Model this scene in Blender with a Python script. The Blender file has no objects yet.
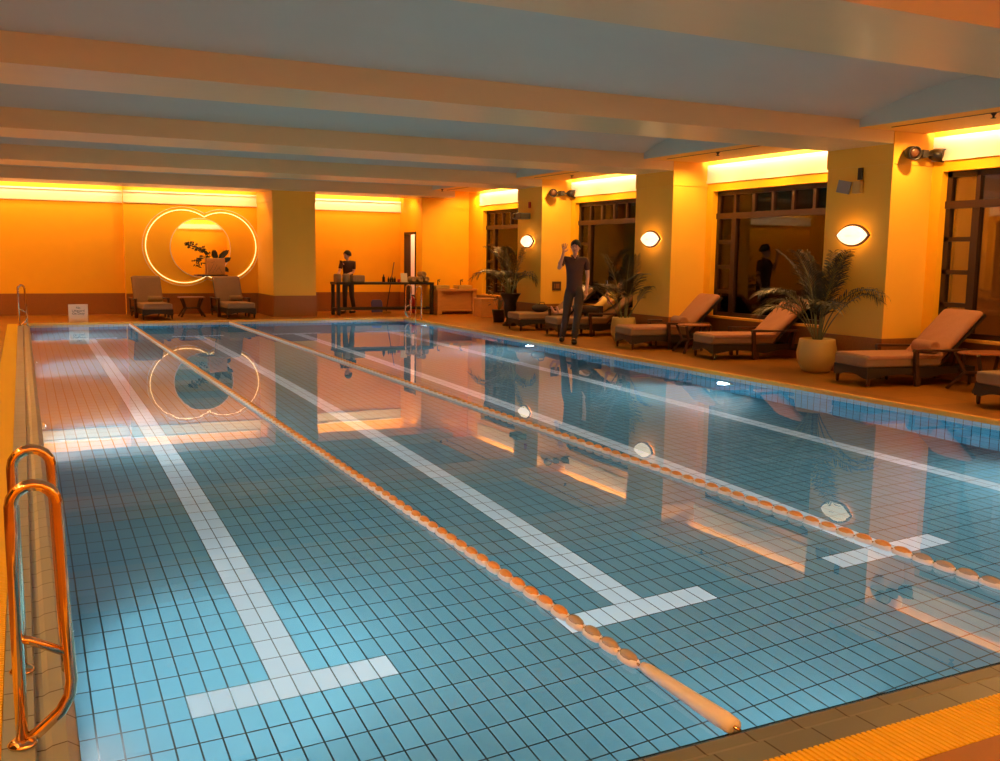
import bpy, math, random
from mathutils import Vector, Matrix, Euler
random.seed(7)
C = bpy.context.scene.collection
S = bpy.context.scene
PI = math.pi
R = math.radians

# ------------------------------------------------------------------ camera
CAM_H = 1.6
def cam_matrix(yaw, pitch, roll):
    cy, sy, cp, sp = math.cos(yaw), math.sin(yaw), math.cos(pitch), math.sin(pitch)
    f = Vector((sy*cp, cy*cp, -sp)); r = Vector((cy, -sy, 0)); d = f.cross(r)
    cr, sr = math.cos(roll), math.sin(roll)
    rr = r*cr + d*sr; dd = -r*sr + d*cr
    return Matrix(((rr.x, -dd.x, -f.x), (rr.y, -dd.y, -f.y), (rr.z, -dd.z, -f.z)))
cam_d = bpy.data.cameras.new('camera'); cam = bpy.data.objects.new('camera', cam_d); C.objects.link(cam)
cam_d.sensor_width = 36; cam_d.lens = 956.1/1000*36; cam_d.clip_start = .05; cam_d.clip_end = 200
cam.matrix_world = Matrix.Translation((0, 0, CAM_H)) @ cam_matrix(R(26.518), R(7.353), R(-.778)).to_4x4()
S.camera = cam
# ------------------------------------------------------------------ world, exposure
w = bpy.data.worlds.new('night'); S.world = w; w.use_nodes = True
w.node_tree.nodes['Background'].inputs[0].default_value = (.010, .013, .02, 1)
w.node_tree.nodes['Background'].inputs[1].default_value = .3
S.view_settings.view_transform = 'Standard'; S.view_settings.look = 'None'
S.view_settings.gamma = 1; S.view_settings.exposure = 0.0
try: S.view_settings.use_curve_mapping = False
except Exception: pass
S.cycles.max_bounces = 12; S.cycles.diffuse_bounces = 6; S.cycles.glossy_bounces = 5
S.cycles.transmission_bounces = 8; S.cycles.transparent_max_bounces = 16
S.cycles.sample_clamp_indirect = 4.0; S.cycles.blur_glossy = .5
S.cycles.use_denoising = True

WARM = (1.0, .50, .14); COVE = (1.0, .74, .48)
BEAM_Y = [4.47 + 4.8*k for k in range(-1, 5)]      # front faces of the ceiling beams
BEAM_W = 1.15
SOFF = 3.32; BZ = 3.16; WX = 11.15; CX = 10.4; LX = -2.6; LCX = -1.85
PX0, PX1, PY0, PY1, PD = .10, 8.68, 2.40, 22.95, -1.35
DZ = .04
def area(name, loc, rot, sx, sy, power, col=WARM, spread=PI):
    l = bpy.data.lights.new(name, 'AREA'); l.shape = 'RECTANGLE'; l.size = sx; l.size_y = sy
    l.energy = power; l.color = col; l.spread = spread
    o = bpy.data.objects.new(name, l); C.objects.link(o); o.location = loc; o.rotation_euler = rot
    return o
Y0, Y1 = -1.5, 26.2
def down(x, y, z, ax, ay, power, col=None):
    """an added fill spot without a fixture, tilted by ay towards +Y"""
    l = bpy.data.lights.new('fill_spot', 'SPOT'); l.energy = power; l.color = col or WARM; l.spot_size = R(165); l.spot_blend = .6; l.shadow_soft_size = 0  # fill light added under the soffits, no fitting is built for it
    o = bpy.data.objects.new('fill_spot', l); C.objects.link(o); o.location = (x, y, z); o.rotation_euler = (math.atan(ay), 0, 0)
bays = [(BEAM_Y[i]+BEAM_W, BEAM_Y[i+1]) for i in range(len(BEAM_Y)-1)]
for (a, b) in bays:
    m = (a+b)/2; L = b-a-.15
    for x, sg in ((WX-.21, 1), (LX+.21, -1)):                     # lamp lying on the soffit, hidden by it, washing the wall top
        area('cove_lamp', (x, m, 3.44), (0, -sg*R(68), 0), .12, L, 70, COVE)
    for x in (10.50, -1.95):
        for yy in (a+.6, m, b-.6): down(x, yy, SOFF-.02, 0, 0, 92)
area('far_cove_lamp', (-.1, 25.70, 3.24), (R(72), 0, 0), 4.7, .10, 20, COVE)
area('far_cove_lamp', (3.95, 25.45, 3.24), (R(72), 0, 0), 3.1, .06, 8, COVE)
area('far_cove_lamp', (8.2, 25.80, 3.24), (R(72), 0, 0), 3.0, .10, 15, COVE)
for x in (-1.9, -.7, .5, 1.7, 2.9, 4.1, 5.0, 7.2, 8.3, 9.3): down(x, 24.97, SOFF-.02, 0, .2, 42)
for x in (10.3, 10.9): down(x, 23.75, SOFF-.02, 0, .1, 50)
area('back_cove_lamp', (4.2, Y0+.25, 3.24), (R(-72), 0, 0), 12, .10, 90, COVE)
for x in (-1.5, .5, 2.5, 4.5, 6.5, 8.5, 10.2): down(x, Y0+.9, SOFF-.02, 0, -.25, 110)
# underwater pool lamps
for y in (4.9, 10.35, 16.0, 21.4):
    for x, s in ((PX0+.07, 1), (PX1-.07, -1)):
        l = bpy.data.lights.new('pool_spot', 'SPOT'); l.energy = 380; l.color = (.86, .97, 1.0)
        l.spot_size = R(172); l.spot_blend = 1; l.shadow_soft_size = .08
        o = bpy.data.objects.new('pool_spot', l); C.objects.link(o); o.location = (x, y, -.62)
        o.rotation_euler = Vector((s, 0, -.28)).to_track_quat('-Z', 'Y').to_euler()

for x in (3.2, 6.4):  # extra lamps added at the near end to brighten the pool floor
    l = bpy.data.lights.new('pool_spot', 'SPOT'); l.energy = 90; l.color = (.86, .97, 1.0)
    l.spot_size = R(172); l.spot_blend = 1; l.shadow_soft_size = .08
    o = bpy.data.objects.new('pool_spot', l); C.objects.link(o); o.location = (x, PY0+.08, -.62)
    o.rotation_euler = Vector((0, 1, -.28)).to_track_quat('-Z', 'Y').to_euler()
# ------------------------------------------------------------------ materials
def mat(name, col, rough=.5, metal=0., noise=0., nscale=8., spec=.5, bump=0., bscale=60., stretch=(1, 1, 1), emis=None, es=0., sheen=0., coat=0.):
    m = bpy.data.materials.new(name); m.use_nodes = True
    nt = m.node_tree; b = nt.nodes['Principled BSDF']
    b.inputs['Roughness'].default_value = rough; b.inputs['Metallic'].default_value = metal
    b.inputs['Specular IOR Level'].default_value = spec; b.inputs['Coat Weight'].default_value = coat
    tc = nt.nodes.new('ShaderNodeTexCoord'); mp = nt.nodes.new('ShaderNodeMapping')
    nt.links.new(tc.outputs['Object'], mp.inputs[0]); mp.inputs['Scale'].default_value = stretch
    n = nt.nodes.new('ShaderNodeTexNoise'); n.inputs['Scale'].default_value = nscale; n.inputs['Detail'].default_value = 4
    nt.links.new(mp.outputs[0], n.inputs['Vector'])
    mx = nt.nodes.new('ShaderNodeMix'); mx.data_type = 'RGBA'; mx.inputs['A'].default_value = (*[c*(1-noise) for c in col], 1)
    mx.inputs['B'].default_value = (*[min(1, c*(1+noise)) for c in col], 1)
    nt.links.new(n.outputs['Fac'], mx.inputs['Factor']); nt.links.new(mx.outputs['Result'], b.inputs['Base Color'])
    if bump:
        n2 = nt.nodes.new('ShaderNodeTexNoise'); n2.inputs['Scale'].default_value = bscale; nt.links.new(mp.outputs[0], n2.inputs['Vector'])
        bp = nt.nodes.new('ShaderNodeBump'); bp.inputs['Strength'].default_value = bump; bp.inputs['Distance'].default_value = .01
        nt.links.new(n2.outputs['Fac'], bp.inputs['Height']); nt.links.new(bp.outputs[0], b.inputs['Normal'])
    if emis:
        b.inputs['Emission Color'].default_value = (*emis, 1); b.inputs['Emission Strength'].default_value = es
    return m
def tile_mat(name, col, grout, su, sv, uax, vax, gw=.006, u0=0, v0=0, rough=.25, vary=.08, gv=None, spec=.5):
    """tiles as a grid in object space; uax/vax pick X, Y or Z"""
    m = bpy.data.materials.new(name); m.use_nodes = True; nt = m.node_tree; N = nt.nodes.new; Lk = nt.links.new
    b = nt.nodes['Principled BSDF']; b.inputs['Roughness'].default_value = rough; b.inputs['Specular IOR Level'].default_value = spec
    tc = N('ShaderNodeTexCoord'); sp = N('ShaderNodeSeparateXYZ'); Lk(tc.outputs['Object'], sp.inputs[0])
    def M(op, a, bb=None):
        q = N('ShaderNodeMath'); q.operation = op
        for i, v in enumerate((a, bb)):
            if v is None: continue
            if isinstance(v, (int, float)): q.inputs[i].default_value = v
            else: Lk(v, q.inputs[i])
        return q.outputs[0]
    def cell(ax, s, o):
        t = M('DIVIDE', M('SUBTRACT', sp.outputs[ax], o), s)
        return M('FRACT', t), M('FLOOR', t)
    fu, iu = cell(uax, su, u0); fv, iv = cell(vax, sv, v0)
    gv = gv or gw
    eu = M('MULTIPLY', M('MINIMUM', fu, M('SUBTRACT', 1., fu)), su); ev = M('MULTIPLY', M('MINIMUM', fv, M('SUBTRACT', 1., fv)), sv)
    isg = M('MAXIMUM', M('LESS_THAN', eu, gw/2), M('LESS_THAN', ev, gv/2))
    cb = N('ShaderNodeCombineXYZ'); Lk(iu, cb.inputs[0]); Lk(iv, cb.inputs[1])
    wn = N('ShaderNodeTexWhiteNoise'); Lk(cb.outputs[0], wn.inputs['Vector'])
    mv = N('ShaderNodeMix'); mv.data_type = 'RGBA'; mv.inputs['A'].default_value = (*[c*(1-vary) for c in col], 1); mv.inputs['B'].default_value = (*[min(1, c*(1+vary)) for c in col], 1)
    Lk(wn.outputs['Value'], mv.inputs['Factor'])
    mg = N('ShaderNodeMix'); mg.data_type = 'RGBA'; Lk(isg, mg.inputs['Factor']); Lk(mv.outputs['Result'], mg.inputs['A']); mg.inputs['B'].default_value = (*grout, 1)
    Lk(mg.outputs['Result'], b.inputs['Base Color'])
    return m
PAINT = mat('yellow_wall_plaster', (.92, .48, .012), .55, noise=.04, nscale=3, spec=.3)
PAINT2 = mat('cream_trim_paint', (.90, .82, .58), .5, spec=.3)
SOFP = mat('amber_soffit_paint', (.95, .56, .08), .5, spec=.3)
COLP = mat('column_paint', (.84, .48, .05), .45, noise=.03, nscale=4, spec=.35)
CEIL = mat('ceiling_plaster', (.54, .57, .48), .6, noise=.05, nscale=1.2, spec=.3)
BEAMP = mat('beam_paint', (.70, .54, .27), .32, noise=.04, nscale=2, spec=.5, stretch=(.3, 3, 1))
STONE = mat('brown_granite', (.27, .10, .02), .35, noise=.35, nscale=45)
WOODD = mat('dark_window_timber', (.030, .011, .005), .4, noise=.3, nscale=9, stretch=(1, 1, .2))
WICK = mat('dark_wicker', (.018, .009, .006), .5, noise=.4, nscale=60, bump=.6, bscale=120)
WOODL = mat('dark_stained_wood', (.06, .022, .010), .35, noise=.3, nscale=12)
CUSH = mat('tan_cushion_cloth', (.26, .16, .085), .85, noise=.06, nscale=14, spec=.15, bump=.15, bscale=90)
TERRY = mat('terry_towel_cloth', (.42, .21, .12), .95, noise=.08, nscale=30, spec=.1, bump=.5, bscale=150)
TOWEL = mat('rolled_towel_cloth', (.30, .20, .10), .95, noise=.15, nscale=40, spec=.1, bump=.5, bscale=150)
TABT = mat('reddish_table_wood', (.30, .10, .03), .3, noise=.25, nscale=7, stretch=(1, 6, 1))
STEEL = mat('polished_steel', (.80, .62, .40), .10, metal=1)
BLACKM = mat('black_metal', (.012, .010, .010), .4)
BLACKP = mat('black_plastic', (.02, .018, .016), .35)
GRILLE = mat('grey_plastic', (.22, .22, .22), .5)
CERAM = mat('pale_glazed_ceramic', (.50, .34, .09), .35, noise=.05, nscale=5)
SOIL = mat('potting_soil', (.05, .03, .015), .95, noise=.4, nscale=50)
LEAF = mat('palm_leaf', (.008, .010, .0045), .35, noise=.3, nscale=8)
STALK = mat('palm_stalk', (.12, .12, .04), .5, noise=.3, nscale=10)
URN = mat('dark_bronze_urn', (.03, .02, .012), .3, metal=.4)
BOXW = mat('honey_coloured_wood', (.60, .30, .08), .45, noise=.15, nscale=5, stretch=(1, 1, 4))
SKIN = mat('skin', (.55, .30, .20), .5, noise=.03)
HAIR = mat('black_hair', (.010, .008, .007), .75, bump=.8, bscale=90)
SHIRT = mat('dark_maroon_shirt', (.050, .018, .016), .8, noise=.1)
TROUS = mat('dark_brown_trousers', (.035, .020, .014), .8, noise=.1)
SHOE = mat('black_shoe', (.012, .010, .010), .4)
YELC = mat('yellow_shirt_cloth', (.75, .50, .10), .85, noise=.08, nscale=12)
DCL = mat('dark_shorts_cloth', (.03, .02, .02), .85)
FOAMW = mat('white_plastic_float', (.84, .86, .90), .3)
FOAMO = mat('orange_plastic_float', (.80, .40, .12), .35)
LINKG = mat('translucent_grey_plastic', (.42, .38, .34), .25)
SLEEVE = mat('white_cable_sleeve', (.78, .80, .84), .3)
SIGNM = mat('white_sign_board', (.80, .62, .45), .4)
INK = mat('dark_ink', (.05, .02, .01), .6)
RED = mat('red_enamel', (.50, .02, .01), .3)
BLUE = mat('blue_plastic', (.05, .05, .28), .4)
GLASSB = mat('dark_bottle_glass', (.02, .02, .015), .1)
TERR = mat('pale_locker_panel', (.75, .62, .55), .4)
LAMPG = mat('glowing_lamp_glass', (1, .85, .6), .3, emis=(1, .84, .60), es=1.3)
HALO = mat('glowing_rim_light', (1, .5, .1), .3, emis=(1, .42, .07), es=6)
MIRR = mat('silvered_mirror', (.92, .92, .90), .02, metal=1)
LEDM = mat('glowing_led_strip', (1, .8, .5), .3, emis=(1, .72, .30), es=1.7)
POOLG = mat('glowing_pool_lamp_lens', (.9, .97, 1), .2, emis=(.85, .95, 1), es=5)
SCRN = mat('phone_screen_glow', (.7, .8, 1), .2, emis=(.8, .85, 1), es=2.0)
SCREEN_D = mat('white_laptop_lid', (.60, .52, .36), .4)
BROCH = mat('dark_leaf_silhouette', (.03, .03, .015), .5)
FLOORM = tile_mat('orange_stone_deck_tile', (.29, .115, .008), (.10, .04, .006), .60, .60, 'X', 'Y', gw=.008, rough=.35, vary=.16)
GRATE = None
TEAL = tile_mat('teal_pool_tile', (.105, .27, .335), (.012, .018, .018), .105, .21, 'X', 'Y', gw=.0090, gv=.0095, u0=0, v0=PY0, rough=.3, vary=.05)
LANE = tile_mat('pale_lane_tile', (.66, .82, .90), (.06, .08, .08), .105, .21, 'X', 'Y', gw=.0070, gv=.0075, u0=0, v0=PY0, rough=.3, vary=.03)
WTX = tile_mat('blue_wall_tile_long', (.12, .46, .70), (.02, .05, .07), .105, .21, 'Y', 'Z', gw=.008, v0=0, rough=.2, vary=.08)
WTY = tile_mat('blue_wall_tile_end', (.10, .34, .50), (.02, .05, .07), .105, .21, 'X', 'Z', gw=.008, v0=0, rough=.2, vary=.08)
LIPX = tile_mat('brown_gutter_tile_end', (.14, .17, .17), (.02, .015, .01), .207, 9., 'X', 'Y', gw=.007, v0=-4, u0=.045, rough=.3, vary=.08)
LIPY = tile_mat('brown_gutter_tile_side', (.24, .30, .36), (.02, .015, .01), 9., .21, 'X', 'Y', gw=.007, u0=-4, v0=PY0, rough=.3, vary=.08)
LIP_SHADE = tile_mat('painted_shade_gutter_edge', (.045, .05, .045), (.01, .01, .01), .207, 9., 'X', 'Y', gw=.007, v0=-4, u0=.045, rough=.2, vary=.08)  # shade on the lip's slope towards the water, put into the tile colour
GRATM = mat('ribbed_yellow_grating', (.86, .56, .02), .45, noise=.05)
COPE = mat('pale_coping_stone', (.80, .40, .05), .4, noise=.1, nscale=12)
def glass_mat():
    m = bpy.data.materials.new('window_glass'); m.use_nodes = True; nt = m.node_tree; nt.nodes.clear()
    o = nt.nodes.new('ShaderNodeOutputMaterial'); g = nt.nodes.new('ShaderNodeBsdfGlossy'); t = nt.nodes.new('ShaderNodeBsdfTransparent')
    g.inputs['Roughness'].default_value = .02; g.inputs['Color'].default_value = (.9, .9, .9, 1); t.inputs['Color'].default_value = (.85, .85, .85, 1)
    f = nt.nodes.new('ShaderNodeFresnel'); f.inputs['IOR'].default_value = 1.6; mx = nt.nodes.new('ShaderNodeMixShader')
    nt.links.new(f.outputs[0], mx.inputs[0]); nt.links.new(t.outputs[0], mx.inputs[1]); nt.links.new(g.outputs[0], mx.inputs[2]); nt.links.new(mx.outputs[0], o.inputs[0])
    return m
GLASS = glass_mat()
def water_mat():
    m = bpy.data.materials.new('pool_water'); m.use_nodes = True; nt = m.node_tree; nt.nodes.clear()
    o = nt.nodes.new('ShaderNodeOutputMaterial'); g = nt.nodes.new('ShaderNodeBsdfGlass'); g.inputs['IOR'].default_value = 1.333; g.inputs['Roughness'].default_value = 0
    g.inputs['Color'].default_value = (.93, .98, 1, 1)
    tc = nt.nodes.new('ShaderNodeTexCoord'); n = nt.nodes.new('ShaderNodeTexNoise'); n.inputs['Scale'].default_value = 2.2; n.inputs['Detail'].default_value = 2
    nt.links.new(tc.outputs['Object'], n.inputs['Vector'])
    bp = nt.nodes.new('ShaderNodeBump'); bp.inputs['Strength'].default_value = .016; bp.inputs['Distance'].default_value = .02
    nt.links.new(n.outputs['Fac'], bp.inputs['Height']); nt.links.new(bp.outputs[0], g.inputs['Normal']); nt.links.new(g.outputs[0], o.inputs[0])
    return m
WATER = water_mat()

# ------------------------------------------------------------------ mesh helpers
class MB:
    def __init__(s): s.v = []; s.f = []; s.m = []; s.s = []
    def add(s, vs, fs, mi=0, smooth=False):
        n = len(s.v); s.v += [tuple(v) for v in vs]
        for f in fs: s.f.append([n+i for i in f]); s.m.append(mi); s.s.append(smooth)
        return s
    def box(s, x0, x1, y0, y1, z0, z1, mi=0, M=None):
        vs = [Vector(p) for p in ((x0,y0,z0),(x1,y0,z0),(x1,y1,z0),(x0,y1,z0),(x0,y0,z1),(x1,y0,z1),(x1,y1,z1),(x0,y1,z1))]
        if M: vs = [M @ v for v in vs]
        return s.add(vs, [(0,3,2,1),(4,5,6,7),(0,1,5,4),(1,2,6,5),(2,3,7,6),(3,0,4,7)], mi)
    def bar(s, p, q, w, h, mi=0, up=(0,0,1)):
        p = Vector(p); q = Vector(q); d = q-p; L = d.length; z = d.normalized(); u = Vector(up)
        if abs(z.dot(u)) > .99: u = Vector((1,0,0))
        x = u.cross(z).normalized(); y = z.cross(x)
        vs = [p+x*a*w/2+y*b*h/2+z*c for c in (0, L) for a, b in ((-1,-1),(1,-1),(1,1),(-1,1))]
        return s.add(vs, [(0,3,2,1),(4,5,6,7),(0,1,5,4),(1,2,6,5),(2,3,7,6),(3,0,4,7)], mi)
    def tube(s, pts, r, n=10, mi=0, cap=True):
        pts = [Vector(p) for p in pts]; rs = r if isinstance(r, (list, tuple)) else [r]*len(pts)
        T = []
        for i in range(len(pts)):
            a = pts[max(0, i-1)]; b = pts[min(len(pts)-1, i+1)]; T.append((b-a).normalized())
        u = T[0].orthogonal().normalized(); vs = []
        for i, p in enumerate(pts):
            u = (u - T[i]*u.dot(T[i])); u = u.normalized() if u.length > 1e-6 else T[i].orthogonal().normalized()
            v = T[i].cross(u)
            for k in range(n):
                a = 2*PI*k/n; vs.append(p + (u*math.cos(a)+v*math.sin(a))*rs[i])
        fs = [(i*n+k, i*n+(k+1) % n, (i+1)*n+(k+1) % n, (i+1)*n+k) for i in range(len(pts)-1) for k in range(n)]
        s.add(vs, fs, mi, True)
        if cap:
            m = len(s.v)-len(vs)
            s.f.append([m+k for k in reversed(range(n))]); s.m.append(mi); s.s.append(False)
            e = m+(len(pts)-1)*n; s.f.append([e+k for k in range(n)]); s.m.append(mi); s.s.append(False)
        return s
    def lathe(s, prof, c=(0,0,0), n=24, mi=0, M=None, smooth=True):
        vs = []
        for (r, z) in prof:
            for k in range(n):
                a = 2*PI*k/n; v = Vector((r*math.cos(a), r*math.sin(a), z)); v = (M @ v) if M else v
                vs.append(v+Vector(c))
        fs = [(i*n+k, i*n+(k+1) % n, (i+1)*n+(k+1) % n, (i+1)*n+k) for i in range(len(prof)-1) for k in range(n)]
        if prof[0][0] > 1e-4: fs.append(tuple(reversed(range(n))))
        if prof[-1][0] > 1e-4: fs.append(tuple((len(prof)-1)*n+k for k in range(n)))
        return s.add(vs, fs, mi, smooth)
    def ell(s, c, rx, ry, rz, n=14, m=8, mi=0, M=None):
        prof = [(math.sin(PI*i/m), -math.cos(PI*i/m)) for i in range(m+1)]
        prof[0] = (1e-5, -1); prof[-1] = (1e-5, 1)
        D = Matrix.Diagonal((rx, ry, rz)); MM = (M.to_3x3() @ D) if M else D
        return s.lathe(prof, c, n, mi, MM)
    def prism(s, poly, d, axis='Y', mi=0, smooth=False):
        """poly of 2-D points; extruded d=(a,b) along axis. axis Y: (x,z); X: (y,z); Z: (x,y)"""
        def P(p, t):
            return {'Y': (p[0], t, p[1]), 'X': (t, p[0], p[1]), 'Z': (p[0], p[1], t)}[axis]
        n = len(poly); vs = [P(p, d[0]) for p in poly] + [P(p, d[1]) for p in poly]
        fs = [tuple(range(n)), tuple(reversed(range(n, 2*n)))]
        s.add(vs, fs, mi, False)
        m = len(s.v)-2*n
        for k in range(n):
            s.f.append([m+k, m+n+k, m+n+(k+1) % n, m+(k+1) % n]); s.m.append(mi); s.s.append(smooth)
        return s
    def build(s, name, mats, parent=None, loc=None, recalc=True):
        me = bpy.data.meshes.new(name); me.from_pydata(s.v, [], s.f)
        for m in (mats if isinstance(mats, (list, tuple)) else [mats]): me.materials.append(m)
        me.polygons.foreach_set('material_index', s.m); me.polygons.foreach_set('use_smooth', s.s)
        if recalc:
            import bmesh
            bm = bmesh.new(); bm.from_mesh(me); bmesh.ops.recalc_face_normals(bm, faces=bm.faces); bm.to_mesh(me); bm.free()
        me.update(); o = bpy.data.objects.new(name, me); C.objects.link(o)
        if parent: o.parent = parent
        if loc: o.location = loc
        return o
def tag(o, label, cat, group=None, kind=None):
    o['label'] = label; o['category'] = cat
    if group: o['group'] = group
    if kind: o['kind'] = kind
    return o
def empty(name, loc, rz, label, cat, group=None):
    o = bpy.data.objects.new(name, None); C.objects.link(o); o.location = loc; o.rotation_euler = (0, 0, rz)
    return tag(o, label, cat, group)
def struct(mb, name, mats, label=None, parent=None, recalc=True):
    o = mb.build(name, mats, parent, recalc=recalc)
    if not parent: o['kind'] = 'structure'
    if label: o['label'] = label
    return o
def bevel(o, w=.006, seg=2):
    m = o.modifiers.new('bevel', 'BEVEL'); m.width = w; m.segments = seg; m.limit_method = 'ANGLE'; return o
def subsurf(o, n=1):
    m = o.modifiers.new('smooth', 'SUBSURF'); m.levels = n; m.render_levels = n
    for p in o.data.polygons: p.use_smooth = True
    return o
def copy_tree(o, parent=None):
    c = o.copy(); C.objects.link(c)
    if parent: c.parent = parent
    for ch in list(o.children): copy_tree(ch, c)
    return c
def arc(cx, cy, r, a0, a1, n): return [(cx+r*math.cos(a0+(a1-a0)*i/n), cy+r*math.sin(a0+(a1-a0)*i/n)) for i in range(n+1)]

# ------------------------------------------------------------------ the room shell
Y0, Y1 = -1.5, 26.2
f = MB()
f.box(PX1+.07, 11.6, Y0, Y1, -.20, DZ); f.box(-2.8, -.33, Y0, Y1, -.20, DZ)
f.box(-.33, PX1+.07, Y0, 1.95, -.20, DZ); f.box(-.33, PX1+.07, PY1+.06, Y1, -.20, DZ)
struct(f, 'floor', FLOORM, 'orange-brown stone tiled pool deck')
# pool basin: floor split along the lane tiles
lanes = [1.05, 3.15, 5.25, 7.35]
pf = MB(); xs = sorted(set([PX0, PX1] + [x for l in lanes for x in (l-.42, l, l+.21, l+.63)]))
ya, yb, yc, yd = PY0+2.1, PY0+2.31, PY1-2.31, PY1-2.1
ys = [PY0, ya, yb, yc, yd, PY1]
for i in range(len(xs)-1):
    for j in range(5):
        mx = (xs[i]+xs[i+1])/2; mi = 0
        for l in lanes:
            if l < mx < l+.21 and 1 <= j <= 3: mi = 1
            if l-.42 < mx < l+.63 and j in (1, 3): mi = 1
        pf.add([(xs[i], ys[j], PD), (xs[i+1], ys[j], PD), (xs[i+1], ys[j+1], PD), (xs[i], ys[j+1], PD)], [(0, 1, 2, 3)], mi)
pf.add([(PX1, PY0, PD), (PX1, PY1, PD), (PX1, PY1, 0), (PX1, PY0, 0)], [(0, 3, 2, 1)], 2)
pf.add([(PX0, PY0, PD), (PX0, PY1, PD), (PX0, PY1, 0), (PX0, PY0, 0)], [(0, 1, 2, 3)], 2)
pf.add([(PX0, PY1, PD), (PX1, PY1, PD), (PX1, PY1, 0), (PX0, PY1, 0)], [(0, 1, 2, 3)], 3)
pf.add([(PX0, PY0, PD), (PX1, PY0, PD), (PX1, PY0, 0), (PX0, PY0, 0)], [(0, 3, 2, 1)], 3)
struct(pf, 'pool_basin', [TEAL, LANE, WTX, WTY], 'blue tiled swimming pool basin with pale lane markings', recalc=False)
wt = MB(); wt.add([(PX0-.005, PY0-.005, -.004), (PX1, PY0-.005, -.004), (PX1, PY1, -.004), (PX0-.005, PY1, -.004)], [(0, 1, 2, 3)])
struct(wt, 'pool_water', WATER, 'still clear pool water', recalc=False)
# overflow lips
g = MB(); g.prism([(PY0-.045, -.10), (PY0-.045, .020), (PY0-.10, .016), (PY0-.135, .022), (PY0-.14, .036), (PY0-.24, .036), (PY0-.24, -.1)], (-.12, PX1), 'X')
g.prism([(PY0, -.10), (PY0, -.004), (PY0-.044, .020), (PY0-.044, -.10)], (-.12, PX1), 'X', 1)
struct(g, 'trim_1', [LIPX, LIP_SHADE], 'brown tiled overflow lip at the near pool end')
g = MB(); g.prism([(PX0, -.10), (PX0, -.004), (PX0-.035, .022), (PX0-.08, .016), (PX0-.10, .006), (PX0-.125, .006), (PX0-.13, .036), (PX0-.225, .036), (PX0-.225, -.1)], (PY0-.235, PY1+.06), 'Y')
struct(g, 'trim_2', LIPY, 'grey tiled overflow channel along the pool side')
g = MB(); g.box(PX1-.004, PX1+.075, PY0-.24, PY1+.06, -.012, DZ+.006); struct(g, 'trim_3', COPE, 'pale stone coping strip beside the loungers')
g = MB(); g.box(PX0-.12, PX1-.006, PY1-.004, PY1+.065, -.012, DZ+.006); struct(g, 'trim_4', COPE, 'pale stone coping strip at the far pool end')
# ribbed gratings
t = MB(); x = -.33
t.box(-.33, PX1+.07, 1.95, 2.16, -.05, .012)
while x < PX1+.05: t.box(x, x+.014, 1.955, 2.158, .010, DZ); x += .0235
struct(t, 'trim_5', GRATM, 'ribbed yellow drain grating across the near pool end')
t = MB(); y = 2.165; t.box(-.33, -.125, 2.16, PY1+.06, -.05, .012)
while y < PY1: t.box(-.325, -.128, y, y+.014, .010, DZ); y += .0235
struct(t, 'trim_6', GRATM, 'ribbed yellow drain grating along the pool side')

# right and left walls with window openings
WT_, WB = 2.82, .60
def side_wall(name, x0, x1, sgn, lab):
    m = MB()
    m.box(x0, x1, Y0-.2, Y1, -.1, WB-.03, 1)
    m.box(x0, x1, Y0-.2, Y1, WT_, 3.7)
    edges = [Y0-.2]
    for (a, b) in bays: edges += [a+.17, b-.17]
    edges += [Y1]
    for i in range(0, len(edges), 2): m.box(x0, x1, edges[i], edges[i+1], WB-.03, WT_)
    return struct(m, name, [PAINT, STONE], lab)
side_wall('wall_right', WX, WX+.30, 1, 'yellow plastered window wall with granite base')
side_wall('wall_left', LX-.30, LX, -1, 'yellow plastered wall opposite the windows')
t = MB()
for (a, b) in bays:                                           # crown mouldings over the windows
    for x0, s in ((WX, -1), (LX, 1)):
        t.box(min(x0, x0+s*.035), max(x0, x0+s*.035), a, b, 2.96, 3.00); t.box(min(x0, x0+s*.02), max(x0, x0+s*.02), a, b, 2.99, 3.28)
struct(t, 'trim_7', PAINT2, 'cream crown moulding above the windows')
# columns
k = 0
for y in BEAM_Y[1:5]:
    for side in (0, 1):
        x0, x1 = ((CX, WX+.02) if side else (LX-.02, LCX))
        m = MB(); m.box(x0, x1, y, y+BEAM_W, .0, SOFF+.2)
        e = .012
        m.box(x0-(e if side else 0), x1+(0 if side else e), y-e, y+BEAM_W+e, .0, .57, 1)
        m.box(x0-(e if side else 0), x1+(0 if side else e), y-e, y+BEAM_W+e, 2.90, SOFF-.002, 2)
        k += 1
        struct(m, 'column', [COLP, STONE, COLP], None)
# beams
for y in BEAM_Y[1:]:
    m = MB(); m.box(LCX, CX, y, y+BEAM_W, BZ, 3.8); struct(m, 'beam', BEAMP)
m = MB(); m.box(LCX, CX, Y0-.2, -.33+.02, BZ, 3.8)
# vaulted ceiling bays
LU0, LU1 = LCX+.65, 9.75
allb = bays + [(BEAM_Y[-1]+BEAM_W, Y1+.1)]
m = MB(); lun = MB()
for (a, b) in bays:
    n = 14; pts = [(a+(b-a)*i/n, 3.42+.30*(1-(2*i/n-1)**2)) for i in range(n+1)]
    for i in range(n):
        (ya_, za), (yb_, zb) = pts[i], pts[i+1]
        m.add([(LU0-.3, ya_, za), (LU1+.3, ya_, za), (LU1+.3, yb_, zb), (LU0-.3, yb_, zb)], [(0, 1, 2, 3)], 0, True)
    for x in (LU0, LU1): lun.add([(x, a, SOFF)] + [(x, p[0], p[1]) for p in pts] + [(x, b, SOFF)], [tuple(range(n+3))])
m.box(LCX, CX, BEAM_Y[0]-4, BEAM_Y[0], 3.42, 3.6)
struct(m, 'ceiling', CEIL, 'grey shallow-vaulted ceiling', recalc=False)
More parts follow.
